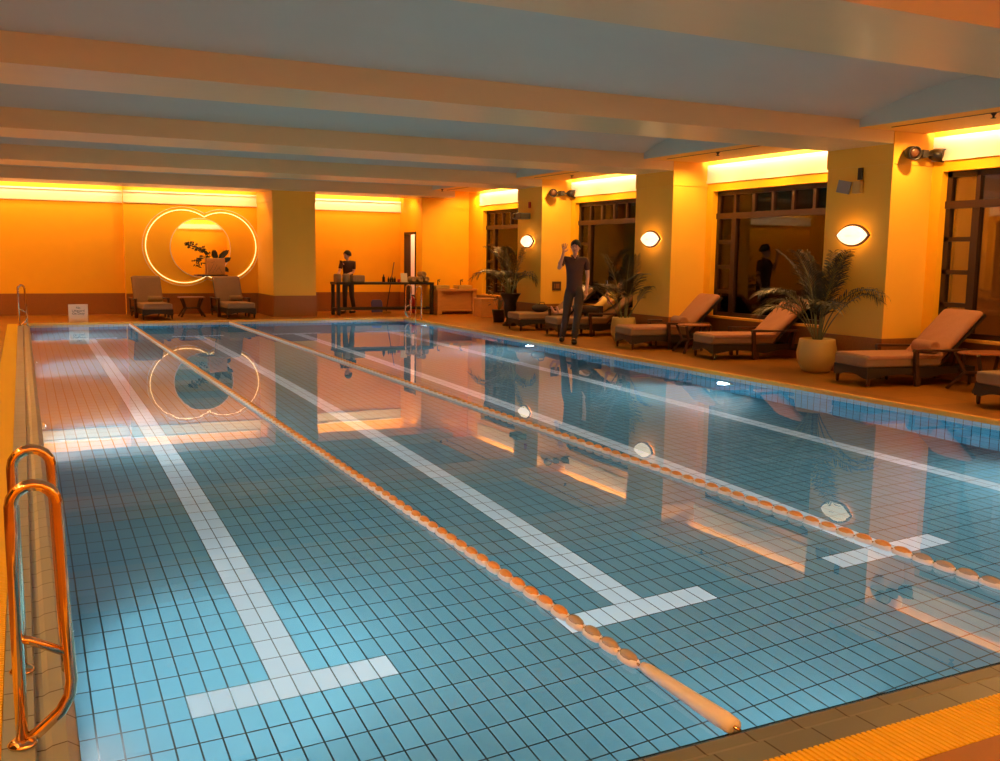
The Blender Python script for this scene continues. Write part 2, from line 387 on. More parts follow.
struct(lun, 'trim_8', CEIL, 'grey arched ceiling end panels', recalc=False)
# aisle soffits, with a slot towards the wall for the cove lamps
m = MB()
for (a, b) in bays:
    m.box(LU1+.006, WX-.17, a, b, SOFF+.002, SOFF+.06); m.box(LX+.17, LU0-.006, a, b, SOFF+.002, SOFF+.06)
    m.box(10.05, 10.07, a+.25, b-.25, SOFF-.006, SOFF, 1)
m.box(LU1, WX+.3, Y0, Y1, 3.72, 3.8); m.box(LX-.3, LU0, Y0, Y1, 3.72, 3.8)
m.box(-2.9, 11.5, BEAM_Y[-1]+BEAM_W, Y1+.1, SOFF+.06, 3.5)
struct(m, 'ceiling_soffit', [SOFP, WOODL], 'cream aisle soffit with a thin air slot')
# far end walls
m = MB()
m.box(-2.9, 2.32, 25.95, 26.3, -.1, 3.5); m.box(-2.9, 2.32, 25.93, 26.0, 0, .57, 1)
struct(m, 'wall_far', [PAINT, STONE], 'yellow plastered far end wall with granite base')
# circular niche panel
NC = (4.15, 1.73); NR = .74; X0, X1, YF = 2.32, 5.62, 25.68
m = MB(); m.box(X0, X1, YF, 26.1, -.1, 3.4); m.box(X0, X1, YF-.02, YF+.02, 0, .57, 1)
struct(m, 'wall_mirror_panel', [PAINT, STONE], 'yellow projecting wall panel behind the round mirror')
# far right bay wall, side wall with doorway, corner wall
m = MB(); m.box(6.6, 11.5, 26.05, 26.3, -.1, 3.5); m.box(6.6, 9.8, 26.03, 26.06, 0, .57, 1)
struct(m, 'wall_far_bay', [PAINT, STONE], 'yellow wall behind the towel table')
m = MB(); SX = 9.75
m.box(SX, SX+.15, 24.4, 24.86, -.1, 3.5); m.box(SX, SX+.15, 25.68, 26.1, -.1, 3.5); m.box(SX, SX+.15, 24.86, 25.68, 2.22, 3.5)
m.box(SX+.15, WX+.3, 24.4, 24.55, -.1, 3.5)
m.box(SX-.012, SX+.05, 24.4-.012, 24.86, 0, .0)
m.box(SX-.012, SX, 25.68, 26.05, 0, .57, 1); m.box(SX-.012, WX, 24.388, 24.4, 2.90, SOFF, 0)
struct(m, 'wall_corner', [PAINT, STONE], 'yellow corner wall with a doorway')
m = MB()
m.box(SX-.02, SX+.17, 24.83, 24.88, DZ, 2.25); m.box(SX-.02, SX+.17, 25.66, 25.71, DZ, 2.25); m.box(SX-.02, SX+.17, 24.83, 25.71, 2.20, 2.26)
m.box(SX+.16, SX+1.2, 25.95, 26.04, DZ, 2.3, 1); m.box(SX+.9, SX+.94, 24.6, 25.9, DZ, 2.2, 1); m.box(SX+.25, SX+.29, 25.2, 25.26, DZ, 2.2)
struct(m, 'door_1', [WOODD, TERR], 'narrow open doorway with dark frame')
area('passage_lamp', (SX+.5, 25.3, 3.2), (0, 0, 0), .5, .5, 60, (1, .75, .55))
# far column
m = MB(); m.box(5.60, 6.67, 23.9, 26.1, 0, 3.3); m.box(5.588, 6.682, 23.888, 26.1, 0, .57, 1); m.box(5.588, 6.682, 23.888, 26.1, 2.90, BZ-.001, 0)
struct(m, 'column', [COLP, STONE], None)
# far wall crown bands catching the cove light
m = MB()
for x0, x1, yf in ((-2.6, 2.32, 25.95), (2.32, 5.6, 25.68), (6.67, 9.75, 26.05)):
    m.box(x0, x1, yf-.05, yf, 2.82, 2.87); m.box(x0, x1, yf-.03, yf, 2.86, 3.1); m.box(x0, x1, yf-.07, yf, 3.08, 3.12)
struct(m, 'trim_9', PAINT2, 'cream crown band along the far wall')
# back wall behind the photographer
m = MB(); m.box(-2.9, 11.5, Y0-.3, Y0, -.1, 3.8); m.box(9.9, 11.3, Y0, Y0+.8, -.1, 3.6); m.box(-2.6, 9.9, Y0, Y0+.05, 2.82, 2.87); m.box(-2.6, 9.9, Y0, Y0+.03, 2.86, 3.1, 1)
m.box(-2.9, 11.5, Y0, 0.9, SOFF+.03, 3.45)
struct(m, 'wall_back', [PAINT, PAINT2], 'yellow plastered near end wall')

# windows: dark timber lattice, glass, sill
def window(idx, a, b, x, s):
    """a..b along Y, x frame centre, s=+1 outward direction"""
    root = MB(); w0, w1, z0, z1 = a+.17, b-.17, WB, WT_
    W = w1-w0; d0, d1 = x-.04, x+.04
    T = .075
    root.box(d0, d1, w0, w1, z1-T, z1); root.box(d0, d1, w0, w1, z0, z0+T); root.box(d0, d1, w0, w0+T, z0, z1); root.box(d0, d1, w1-T, w1, z0, z1)
    root.box(d0-.02, d1, w0, w1, 2.33, 2.43)
    c = W/7
    for i in range(1, 7): root.box(d0, d1, w0+c*i-.03, w0+c*i+.03, 2.40, z1)
    for yy in (w0+c, w1-c): root.box(d0-.01, d1, yy-.055, yy+.055, z0, 2.40)
    for zz in (1.92, 1.48, 1.04):
        root.box(d0, d1, w0, w0+c, zz-.03, zz+.03); root.box(d0, d1, w1-c, w1, zz-.03, zz+.03)
    o = struct(root, 'window_%d' % idx, WOODD)
    gl = MB(); gl.box(x-.004, x+.004, w0+.02, w1-.02, z0+.02, z1-.02); gl.build('pane', GLASS, o)
    st = MB(); st.box(x-s*.17-.03 if s > 0 else x-.05, x+.05 if s > 0 else x+.20, w0, w1, z0-.03, z0+.006); st.build('window_sill', COPE, o)
    return o
i = 1
for (a, b) in reversed(bays): window(i, a, b, WX+.15, 1); i += 1
for (a, b) in reversed(bays): window(i, a, b, LX-.15, -1); i += 1
# the galleries outside the glass
m = MB(); m.box(WX+.3, 14.3, Y0, Y1+.5, -.15, -.05); m.box(13.9, 14.1, Y0, Y1+.5, -.1, 3.8); m.box(WX+.3, 14.1, Y0, Y1+.5, 3.4, 3.5); m.box(WX+.3, 14.1, Y1, Y1+.2, -.1, 3.5)
m.box(LX-3, LX-.3, Y0, Y1+.5, -.15, -.05); m.box(LX-3, LX-2.8, Y0, Y1+.5, -.1, 3.8); m.box(LX-3, LX-.3, Y0, Y1+.5, 3.4, 3.5)
for (a, b) in bays: m.box(13.3, 13.95, a-.9, a+.1, -.1, 3.45)
GAL = mat('gallery_wall_paint', (.50, .26, .06), .6, noise=.1, nscale=2)
struct(m, 'wall_gallery', GAL, 'brown gallery wall beyond the windows')
for idx, (a, b) in enumerate(bays):
    m = MB(); mid = (a+b)/2
    m.box(13.7, 13.8, a+.5, a+.6, -.05, 2.5); m.box(13.7, 13.8, b-.6, b-.5, -.05, 2.5); m.box(13.7, 13.8, a+.5, b-.5, 2.42, 2.52); m.box(13.7, 13.8, mid-.07, mid+.07, -.05, 2.5)
    for zz in (.7, 1.3, 1.9): m.box(13.71, 13.79, a+.5, mid, zz-.03, zz+.03)
    struct(m, 'door_%d' % (idx+2), WOODD, 'dark timber gallery door seen through the windows')
    area('gallery_lamp', (12.6, mid, 3.38), (0, 0, 0), .5, .8, 40)

# ------------------------------------------------------------------ pool lamps
def pool_lamp(x, s, y, lab):
    t = empty('pool_lamp', (x, y, -.62), 0, lab, 'pool lamp')
    M = Matrix.Rotation(s*PI/2, 4, 'Y')
    MB().lathe([(.11, 0), (.14, .005), (.14, .03), (.11, .04), (.105, .03)], n=24, M=M).build('rim', STEEL, t)
    MB().lathe([(.105, .012), (.09, .03), (.05, .042), (1e-4, .046)], n=24, M=M).build('lens', POOLG, t)
def added_end_lamp(x, lab):  # housing for the added fill lamps in the near pool wall
    t = empty('pool_lamp', (x, PY0, -.62), 0, lab, 'pool lamp'); M = Matrix.Rotation(-PI/2, 4, 'X')
    MB().lathe([(.11, 0), (.14, .005), (.14, .03), (.11, .04), (.105, .03)], n=24, M=M).build('rim', STEEL, t)
    MB().lathe([(.105, .012), (.09, .03), (.05, .042), (1e-4, .046)], n=24, M=M).build('lens', POOLG, t)
added_end_lamp(3.2, 'added round underwater fill lamp below the near grating, between the two lane ropes')
added_end_lamp(6.4, 'added round underwater fill lamp below the near grating, beyond both lane ropes')
ords = ['nearest to the ribbed grating end', 'second from the ribbed grating end', 'third from the ribbed grating end', 'closest to the sun lounger end wall']
for i, y in enumerate((4.9, 10.35, 16.0, 21.4)):
    pool_lamp(PX0, 1, y, 'round underwater pool lamp on the ladder side wall, ' + ords[i])
    pool_lamp(PX1, -1, y, 'round underwater pool lamp below the lounger row, ' + ords[i])

# ------------------------------------------------------------------ lane ropes
def rope(x, lab):
    t = empty('lane_rope', (x, PY0, 0), 0, lab, 'lane rope')
    MB().tube([(0, -.03, .02), (0, .3, .012), (0, 10, .010), (0, PY1-PY0-.0, .012)], .006, 8).build('cable', STEEL, t)
    pr = [(.030, 0), (.034, .06), (.027, .30), (.024, .50), (.018, .54)]
    MB().lathe(pr, (0, .0, .018), 16, M=Matrix.Rotation(-PI/2, 4, 'X')).build('sleeve', SLEEVE, t)
    sp = .1365; X90 = Matrix.Rotation(-PI/2, 4, 'X')
    def flt(mb, y, k):
        mb.lathe([(1e-4, -.058), (.012, -.050), (.021, -.028), (.024, 0), (.021, .028), (.012, .050), (1e-4, .058)], (0, y, .020), 12, M=X90)
    def disc(mb, y, k):
        mb.lathe([(.010, -.066), (.023, -.05), (.027, -.02), (.028, .0), (.027, .02), (.023, .05), (.010, .066)], (0, y-sp/2, .004), 14, M=X90)
    a = MB(); flt(a, 0, 0); b = MB(); disc(b, 0, 0); f0 = d0 = None; n = int((PY1-PY0-.75)/sp)
    ra = MB(); rb = MB()
    for k in range(n):
        y = .64+sp*k; grey = k < 4
        if k < 100:
            if f0 is None: f0 = a.build('float', FOAMO, t, (0, y, 0)); f0.material_slots[0].link = 'OBJECT'; f0.material_slots[0].material = LINKG; gg = 0; d0 = b.build('spacer', FOAMW, t, (0, y+sp/2, 0))
            else:
                for src, yy in ((f0, y), (d0, y+sp/2)):
                    c = src.copy(); C.objects.link(c); c.parent = t; c.location = (0, yy, 0)
                    if src is f0 and not grey: c.material_slots[0].link = 'DATA'
                    if grey and src is f0: c.material_slots[0].link = 'OBJECT'; c.material_slots[0].material = LINKG
        else:
            flt(ra, y, k); disc(rb, y+sp/2, k)
    for mb, nm, mt in ((ra, 'float', FOAMO), (rb, 'spacer', FOAMW)):
        o = mb.build(nm, mt, t); o['kind'] = 'stuff'
rope(2.11, 'orange and white lane rope ending in a white sleeve at the near gutter')
rope(4.29, 'orange and white lane rope closer to the lounger row, crossing the pool middle')

# ------------------------------------------------------------------ ladders
def ladder(x, y, rz, lab, spread=.60, hgt=.84):
    t = empty('pool_ladder', (x, y, DZ), rz, lab, 'pool ladder')
    for k, yy in enumerate((-spread/2, spread/2)):
        pts = [(-.065, yy, 0)] + [(-.065, yy, hgt-.12)] + [(-.0+.065*math.cos(PI-PI*i/8), yy, hgt-.065+.065*math.sin(PI*i/8)) for i in range(9)] + [(.075, yy, .4), (.085, yy, .19), (.078, yy, .14), (.05, yy, .09), (-.02, yy, .03), (-.06, yy, .012)]
        if k: pts = pts[:-5] + [(.085, yy, .05), (.088, yy, -.25)]
        MB().tube(pts, .019, 14).build('rail', STEEL, t)
        if not k: MB().tube([(-.062, yy, .35), (-.03, yy, .34), (.078, yy, .28)], .014, 10).build('crossbar', STEEL, t)
        MB().lathe([(.045, 0), (.045, .006), (.03, .018), (.022, .02)], (-.065, yy, 0), 18).build('flange', STEEL, t)
ladder(0.0, 3.54, 0, 'large curved steel pool ladder rails beside the near gutter')
ladder(-.03, 22.5, 0, 'thin steel ladder rails at the far corner next to the sign', .3)
t3 = ladder(8.66, 22.2, PI, 'steel ladder rails in front of the towel table', .72)
# ------------------------------------------------------------------ loungers
def rbox(mb, x0, x1, y0, y1, z0, z1, M=None): return mb.box(x0, x1, y0, y1, z0, z1, 0, M)
def lounger(x, y, rz, lab, cover=False, ang=44, arms=True, bl=.93):
    t = empty('sun_lounger', (x, y, DZ), rz, lab, 'sun lounger', None)
    hw = .33; L = 1.62
    m = MB()
    for s in (-1, 1):
        top = .24; pts = [(0, top), (0, .10)] + [(.07+(.86-.07)*i/10, .10+.05*math.sin(PI*i/10)) for i in range(11)] + [(.93+(L-.93)*i/8, .10+.05*math.sin(PI*i/8)) for i in range(9)] + [(L, top)]
        m.prism(pts, (s*hw-.018, s*hw+.018), 'Y')
    for xx in (0.0, L-.03):
        pts = [(-hw, .24), (-hw, .10)] + [(-hw+.06+(2*hw-.12)*i/8, .10+.05*math.sin(PI*i/8)) for i in range(9)] + [(hw, .10), (hw, .24)]
        m.prism(pts, (xx, xx+.03), 'X')
    m.box(.01, L, -hw, hw, .20, .235)
    m.build('frame', WICK, t)
    for xx in (.04, .80, L-.05):
        for s in (-1, 1):
            MB().lathe([(.017, 0), (.022, .03), (.026, .12), (.028, .20)], (xx, s*(hw-.01), 0), 8).build('leg', WOODL, t)
    cm = TERRY if cover else CUSH
    c = MB(); c.box(-.02, 1.13, -hw, hw, .24, .38); o = bevel(c.build('seat_cushion', CUSH, t), .035, 4)
    if cover:
        c = MB(); c.box(.02, 1.14, -hw-.012, hw+.012, .345, .395); bevel(c.build('towel_cover', TERRY, t), .015, 3)
    M = Matrix.Translation((1.08, 0, .25)) @ Matrix.Rotation(-R(ang), 4, 'Y')
    c = MB(); c.box(0, bl, -hw, hw, -.015, .02, 0, M); c.build('backrest_frame', WICK, t)
    nn = 12; c = MB()
    vs = []
    for side in (0, 1):
        for i in range(nn+1):
            for j in range(9):
                xx = bl*i/nn; yy = -hw-.01+(2*hw+.02)*j/8
                zz = .135 if side else .02
                if side: zz += .006*math.sin(i*2.3+j*1.7)+.004*math.sin(i*5.1-j*2.2) - (.03 if i in (0, nn) else 0) - (.02 if j in (0, 8) else 0)
                vs.append(M @ Vector((xx, yy, zz)))
    fs = []; W_ = 9; K = (nn+1)*W_
    for i in range(nn):
        for j in range(8):
            a = i*W_+j; fs.append((a, a+1, a+W_+1, a+W_)); fs.append((K+a, K+a+W_, K+a+W_+1, K+a+1))
    for i in range(nn):
        for j in (0, 8):
            a = i*W_+j; fs.append((a, a+W_, K+a+W_, K+a))
    for j in range(8):
        for i in (0, nn):
            a = i*W_+j; fs.append((a, K+a, K+a+1, a+1))
    c.add(vs, fs, 0, True); subsurf(c.build('back_cushion', cm, t), 1)
    for yy in (-.2, .2): MB().bar(M @ Vector((.55, yy, 0)), (1.40, yy, .22), .03, .02).build('prop', WOODL, t)
    if arms:
        for s in (-1, 1):
            a = MB(); yy = s*(hw+.045)
            pts = [(.64, .44), (.66, .475), (.9, .470), (1.2, .465), (1.46, .475), (1.47, .45), (1.2, .435), (.9, .44)]
            a.prism(pts, (yy-.035, yy+.035), 'Y'); bevel(a.build('armrest', WOODL, t), .008)
            MB().bar((.72, yy, 0), (.68, yy, .45), .05, .05).build('arm_post', WOODL, t); MB().bar((1.38, yy, .18), (1.42, yy, .45), .04, .04).build('arm_post', WOODL, t)
    return t
RT = -R(11)
lounger(9.50, 8.94, RT, 'sun lounger with pink towel cover between the round pot and the oval side table', True)
lounger(9.72, 12.22, RT, 'sun lounger with pink backrest just behind the round cream palm pot', True)
lounger(9.42, 14.05, -R(9), 'sun lounger with raised pink backrest beyond the small round table', True)
lounger(9.55, 16.85, -R(8), 'tan sun lounger on which the guest in yellow lies', False, 38)
lounger(9.50, 18.42, -R(5), 'sun lounger behind the lying guest, white towel over its back', False, 40)
lounger(9.42, 6.78, RT, 'sun lounger before the oval side table, only its foot end in view', False)
lounger(2.80, 23.50, PI/2+R(4), 'tan sun lounger by the far wall under the left half of the ring light', False, 62, True, .80)
lounger(4.72, 23.50, PI/2+R(4), 'tan sun lounger by the far wall beside the grey column', False, 62, True, .80)

def towel_roll(x, y, z, rz, L, r, lab, mt=TERRY):
    m = MB(); X90 = Matrix.Rotation(rz, 4, 'Z') @ Matrix.Rotation(PI/2, 4, 'X')
    m.lathe([(1e-4, -L/2+.004), (r*.30, -L/2+.006), (r*.34, -L/2-.002), (r*.55, -L/2-.002), (r*.60, -L/2+.007), (r*.66, -L/2), (r*.9, -L/2), (r, -L/2+.012), (r, L/2-.012), (r*.9, L/2), (r*.6, L/2), (r*.5, L/2-.006), (1e-4, L/2-.004)], (0, 0, 0), 22, M=X90)
    return tag(m.build('rolled_towel', mt, None, (x, y, z)), lab, 'towel')
def on_lounger(x, y, rz, lx, ly): return x+lx*math.cos(rz)-ly*math.sin(rz), y+lx*math.sin(rz)+ly*math.cos(rz)
p = on_lounger(9.50, 8.94, RT, 1.02, -.12); towel_roll(p[0], p[1], DZ+.395+.088, RT, .36, .085, 'rolled towel on the lounger next to the oval table')
p = on_lounger(9.42, 14.05, -R(9), 1.02, -.12); towel_roll(p[0], p[1], DZ+.395+.088, -R(9), .36, .085, 'rolled towel on the lounger beyond the small round table')
p = on_lounger(2.80, 23.50, PI/2+R(4), .95, -.12); towel_roll(p[0], p[1], DZ+.38+.07, PI/2, .32, .07, 'rolled towel on the far lounger under the ring light', TOWEL)
p = on_lounger(4.72, 23.50, PI/2+R(4), .95, -.12); towel_roll(p[0], p[1], DZ+.38+.07, PI/2, .32, .07, 'rolled towel on the far lounger beside the grey column', TOWEL)

# ------------------------------------------------------------------ side tables
def side_table(x, y, rz, lab, rx=.34, ry=.24, h=.47, oval=True):
    t = empty('side_table', (x, y, DZ), rz, lab, 'side table')
    m = MB(); D = Matrix.Diagonal((rx, ry, 1)).to_4x4()
    if oval: m.lathe([(1e-4, h-.02), (.93, h-.02), (1, h-.01), (1, h), (.97, h+.006), (1e-4, h+.006)], n=32, M=D, smooth=False)
    else: m.box(-rx, rx, -ry, ry, h-.02, h+.006)
    m.build('tabletop', TABT, t)
    for sx in (-1, 1):
        for sy in (-1, 1):
            MB().bar((sx*rx*.95, sy*ry*.9, 0), (sx*rx*.52, sy*ry*.5, .22), .035, .035).bar((sx*rx*.52, sy*ry*.5, .21), (sx*rx*.80, sy*ry*.75, h-.015), .035, .035).build('leg', WOODL, t)
    MB().bar((-rx*.55, -ry*.5, .215), (rx*.55, ry*.5, .215), .03, .03).bar((-rx*.55, ry*.5, .215), (rx*.55, -ry*.5, .215), .03, .03).build('stretcher', WOODL, t)
side_table(10.68, 7.85, RT, 'oval reddish wood side table by the lounger with the towel roll', .42, .26)
side_table(10.18, 13.05, RT, 'round dark wood side table between the two pink-backed loungers', .29, .24)
side_table(3.72, 24.55, 0, 'dark wood side table between the two far loungers', .30, .24, .48, False)

# ------------------------------------------------------------------ palms
def frond(L, lift, az, droop, nl, ll, seed, z0=.0, w=.012):
    rnd = random.Random(seed); m = MB(); pts = []; p = Vector((0, 0, z0)); a = lift
    n = 16
    for i in range(n+1):
        pts.append(p.copy()); s = L/n
        p = p + Vector((math.cos(a)*math.cos(az)*s, math.cos(a)*math.sin(az)*s, math.sin(a)*s))
        a -= droop/n*(.3+1.5*i/n)
    m.tube(pts, [.009*(1-.75*i/n)+.0015 for i in range(n+1)], 6, 1)
    for k in range(nl):
        t = .36+.63*k/(nl-1); i = min(n-1, int(t*n)); fr = t*n-i
        q = pts[i].lerp(pts[i+1], fr); T = (pts[i+1]-pts[i]).normalized(); side = T.cross(Vector((0, 0, 1)))
        side = side.normalized() if side.length > 1e-3 else Vector((1, 0, 0))
        up = side.cross(T)
        l = ll*(1-.65*abs(t-.55)/.5)*rnd.uniform(.85, 1.1)
        for s in (-1, 1):
            d = (side*s*.75+T*.75+up*rnd.uniform(.0, .25)).normalized(); wv = T.cross(d).cross(d).normalized()*w
            a0 = q; b0 = q+d*l*.4; c0 = q+d*l*.75+Vector((0, 0, -l*.14)); e0 = q+d*l*.95+Vector((0, 0, -l*.36))
            f = Vector((0, 0, .004))
            m.add([a0-wv*.4, a0+wv*.4, b0+wv, b0-wv, b0+f, c0+wv*.7, c0-wv*.7, e0], [(0, 1, 2, 3), (3, 2, 5, 6), (6, 5, 7)], 0, False)
    return m
def palm(x, y, lab, h, nf, seed, pot, zt, name='potted_palm', spread=1.0, rz=0):
    t = empty(name, (x, y, DZ), rz, lab, 'potted plant')
    pot(t); rnd = random.Random(seed)
    MB().lathe([(1e-4, zt-.03), (.15, zt-.03), (.15, zt-.02), (1e-4, zt-.015)], n=18).build('soil', SOIL, t)
    for k in range(nf):
        az = 2*PI*k/nf*1.0+rnd.uniform(-.35, .35); inner = k % 3 == 0
        L = h*(1.08 if inner else rnd.uniform(.85, 1.1))*(.95 if not inner else 1)
        lift = R(84) if inner else R(rnd.uniform(60, 76))
        m = frond(L, lift, az, (.9 if inner else 2.0)*spread, 26, .42*h/1.25, seed*31+k, zt-.02, .0085)
        lim = .26; ox = .045*math.cos(az)
        m.v = [((q[0] if q[0]+ox < .08 else .08-ox+(lim-.08)*math.tanh((q[0]+ox-.08)/(lim-.08))), q[1], q[2]) for q in m.v]   # leaves bend where they meet the column
        o = m.build('frond', [LEAF, STALK], t, (.045*math.cos(az), .045*math.sin(az), 0), recalc=False)
def pot_round(t, s=1.0):
    MB().lathe([(1e-4, 0), (.17*s, 0), (.20*s, .02), (.27*s, .16), (.285*s, .28), (.26*s, .42), (.25*s, .47), (.235*s, .475), (.23*s, .44), (.22*s, .43), (1e-4, .43)], n=36).build('pot', CERAM, t)
palm(10.08, 10.12, 'potted palm in a round cream pot between two loungers, on the deck', 1.30, 16, 5, lambda t: pot_round(t, .98), .45, spread=.95)
palm(10.07, 15.02, 'potted palm in a pale round pot behind the guest in yellow', 1.18, 9, 11, lambda t: pot_round(t, .85), .42, spread=.62)
def urn(t):
    MB().lathe([(1e-4, 0), (.17, 0), (.17, .05), (.10, .09), (.08, .16), (.13, .24), (.15, .40), (.14, .52), (.20, .66), (.24, .72), (.25, .74), (.22, .74), (.20, .70), (1e-4, .69)], n=28).build('urn', URN, t)
palm(10.02, 19.62, 'potted palm on a tall dark urn in front of the far grey column', 1.18, 13, 3, urn, .71, spread=1.15)
def leafy(x, y, lab, h, seed):
    t = empty('leafy_plant', (x, y, DZ), 0, lab, 'potted plant'); rnd = random.Random(seed)
    MB().lathe([(1e-4, 0), (.13, 0), (.17, .28), (.18, .30), (.16, .30), (1e-4, .27)], n=20).build('pot', URN, t)
    m = MB(); st = MB()
    for k in range(70):
        a = rnd.uniform(0, 2*PI); r = rnd.uniform(.03, .30); z = rnd.uniform(.42, h); c = Vector((r*math.cos(a), r*math.sin(a), z))
        d = Vector((math.cos(a), math.sin(a), rnd.uniform(-.6, .5))).normalized(); s = d.cross(Vector((0, 0, 1))).normalized()*.035; l = rnd.uniform(.10, .17)
        m.add([c, c+d*l*.5+s, c+d*l, c+d*l*.5-s], [(0, 1, 2, 3)])
        if k % 7 == 0: st.tube([(0, 0, .26), (c.x*.5, c.y*.5, z*.6+.1), tuple(c)], .006, 5)
    m.build('foliage', LEAF, t, recalc=False); st.build('stem', STALK, t)
leafy(10.30, 20.75, 'bushy dark leafy plant beside the palm urn, before the first window', .95, 4)

# honey wood box
m = MB(); m.box(-.24, .24, -.24, .24, 0, .46); m.box(-.25, .25, -.25, .25, .46, .49)
o = m.build('wooden_box', BOXW, None, (10.86, 22.65, DZ)); bevel(o, .008); tag(o, 'square honey-coloured wooden box at the first window', 'box')

# ------------------------------------------------------------------ wall lamps (sconces)
def sconce(y, lab):
    t = empty('wall_lamp', (CX, y, 1.965), 0, lab, 'wall lamp')
    def alm(w, h, n=14):
        # almond outline in (y, z)
        r = (w*w+h*h)/(2*h); a = math.asin(w/r)
        top = [(r*math.sin(-a+2*a*i/n), r*math.cos(-a+2*a*i/n)-(r-h)) for i in range(n+1)]
        return top+[(-p[0], -p[1]) for p in top[1:-1]]
    MB().prism(alm(.30, .157), (-.052, -.020), 'X').build('back_plate', WOODL, t)
    o = alm(.27, .132); m = MB(); rings = []
    for k, (s, xx) in enumerate(((1, -.045), (.97, -.075), (.85, -.105), (.6, -.125), (.3, -.132))): rings.append([(xx, p[0]*s, p[1]*s) for p in o])
    n = len(o); vs = [v for r_ in rings for v in r_]+[(-.134, 0, 0)]
    fs = [(i*n+k, i*n+(k+1) % n, (i+1)*n+(k+1) % n, (i+1)*n+k) for i in range(4) for k in range(n)]+[(4*n+k, 4*n+(k+1) % n, 5*n) for k in range(n)]
    m.add(vs, fs, 0, True); m.build('glass_shade', LAMPG, t)
    MB().tube([(-.10, -.17, -.01), (-.139, 0, -.01), (-.10, .17, -.01)], .005, 6).build('trim_bar', LINKG, t)
    MB().prism(alm(.285, .145), (-.020, -.004), 'X').build('glow_rim', HALO, t)
    for dy, dz in ((0, .19), (0, -.19), (.2, .1), (-.2, .1), (.2, -.1), (-.2, -.1)):
        l = bpy.data.lights.new('wall_lamp_glow', 'POINT'); l.energy = .55; l.color = (1, .42, .05); l.shadow_soft_size = 0
        q = bpy.data.objects.new('wall_lamp_glow', l); C.objects.link(q); q.location = (CX-.13, y+dy, 1.965+dz)
sconce(9.85, 'glowing almond-shaped wall lamp above the palm in the round cream pot')
sconce(14.65, 'glowing almond-shaped wall lamp on the middle column, above the yellow guest')
sconce(19.45, 'glowing almond-shaped wall lamp on the farthest column, above the urn palm')

# double spotlights on the column flanks
def double_spot(x, y, z, lab):
    t = empty('double_spotlight', (x, y, z), 0, lab, 'spotlight')
    MB().bar((-.24, -.10, 0), (.24, -.10, 0), .035, .035).box(-.05, .05, -.13, 0, -.05, .05).build('bracket', BLACKM, t)
    for s in (-1, 1):
        M = Matrix.Translation((s*.24, -.10, 0)) @ Matrix.Rotation(PI/2+.15, 4, 'X') @ Matrix.Rotation(s*.35, 4, 'Y')
        h = MB().lathe([(1e-4, -.10), (.06, -.09), (.085, -.03), (.09, .10), (.078, .10), (.075, .06), (1e-4, .05)], n=20, M=M).build('lamp_head', BLACKM, t)
        MB().lathe([(.074, .075), (.04, .085), (1e-4, .088)], n=18, M=M).build('lens', WOODL, h)
double_spot(10.84, 9.255, 3.04, 'black twin-headed spotlight on the nearest column flank')
double_spot(10.84, 18.855, 3.03, 'black twin-headed spotlight on the column near the waving man')
# projector on the farthest column
t = empty('projector', (10.22, 19.50, 2.53), 0, 'black box projector mounted high on the farthest column', 'projector')
bevel(MB().box(-.13, .13, -.20, .20, -.07, .07).build('body', BLACKP, t), .02, 3)
MB().box(.13, .19, -.04, .04, -.03, .03).build('bracket', BLACKM, t)
MB().lathe([(.045, 0), (.045, .03), (.03, .03), (1e-4, .02)], (-.13, .1, 0), 14, M=Matrix.Rotation(-PI/2, 4, 'Y')).build('lens', GLASSB, t)
o = bevel(MB().box(-.03, .012, -.04, .04, -.07, .07).build('alarm_sounder', RED, None, (CX-.012, 19.42, 2.78)), .01); tag(o, 'small red alarm sounder above the projector', 'alarm')
# emergency light on the nearest column
t = empty('emergency_light', (CX-.012, 9.86, 2.63), 0, 'grey emergency light unit above the nearest wall lamp', 'emergency light')
MB().box(-.06, 0, -.12, .02, -.09, .07).build('housing', CERAM, t)
MB().box(-.02, .02, -.09, .09, -.085, .085, 0, Matrix.Translation((-.09, .14, 0)) @ Matrix.Rotation(.35, 4, 'Z') @ Matrix.Rotation(.2, 4, 'X')).build('lamp_panel', GRILLE, t)
o = MB().box(-.03, 0, -.035, .035, -.08, .08).build('detector', BLACKP, None, (CX-.012, 9.79, 2.80)); tag(o, 'small dark detector above the emergency light', 'detector')
# grey wall socket panel
t = empty('wall_panel', (10.80, 18.855, .97), 0, 'small brown square panel on the column behind the waving man', 'wall panel')
MB().box(-.11, .11, -.02, 0, -.10, .10).build('plate', WOODL, t)
MB().box(-.07, -.055, -.026, -.02, -.05, .05).box(-.03, .06, -.024, -.02, -.05, .05).build('insert', STONE, t)
# sprinkler heads
for i, (x, y, lb) in enumerate(((10.09, 7.6, 'over the nearest bay'), (10.09, 12.5, 'over the lounger behind the cream pot'), (10.4, 17.6, 'over the guest in yellow'), (9.79, 23.1, 'over the wash stand'), (.24, 25.3, 'at the sign end of the far wall'), (2.95, 25.2, 'above the ring light'), (4.3, 25.2, 'above the round mirror, nearer the grey column'), (7.9, 25.3, 'above the towel table'))):
    t = empty('sprinkler_head', (x, y, SOFF), 0, 'small dark ceiling sprinkler ' + lb, 'sprinkler')
    MB().lathe([(.035, -.004), (.03, -.012), (.014, -.03), (.012, -.05), (.03, -.055), (.03, -.06), (1e-4, -.062)], n=12).build('head', BLACKM, t)

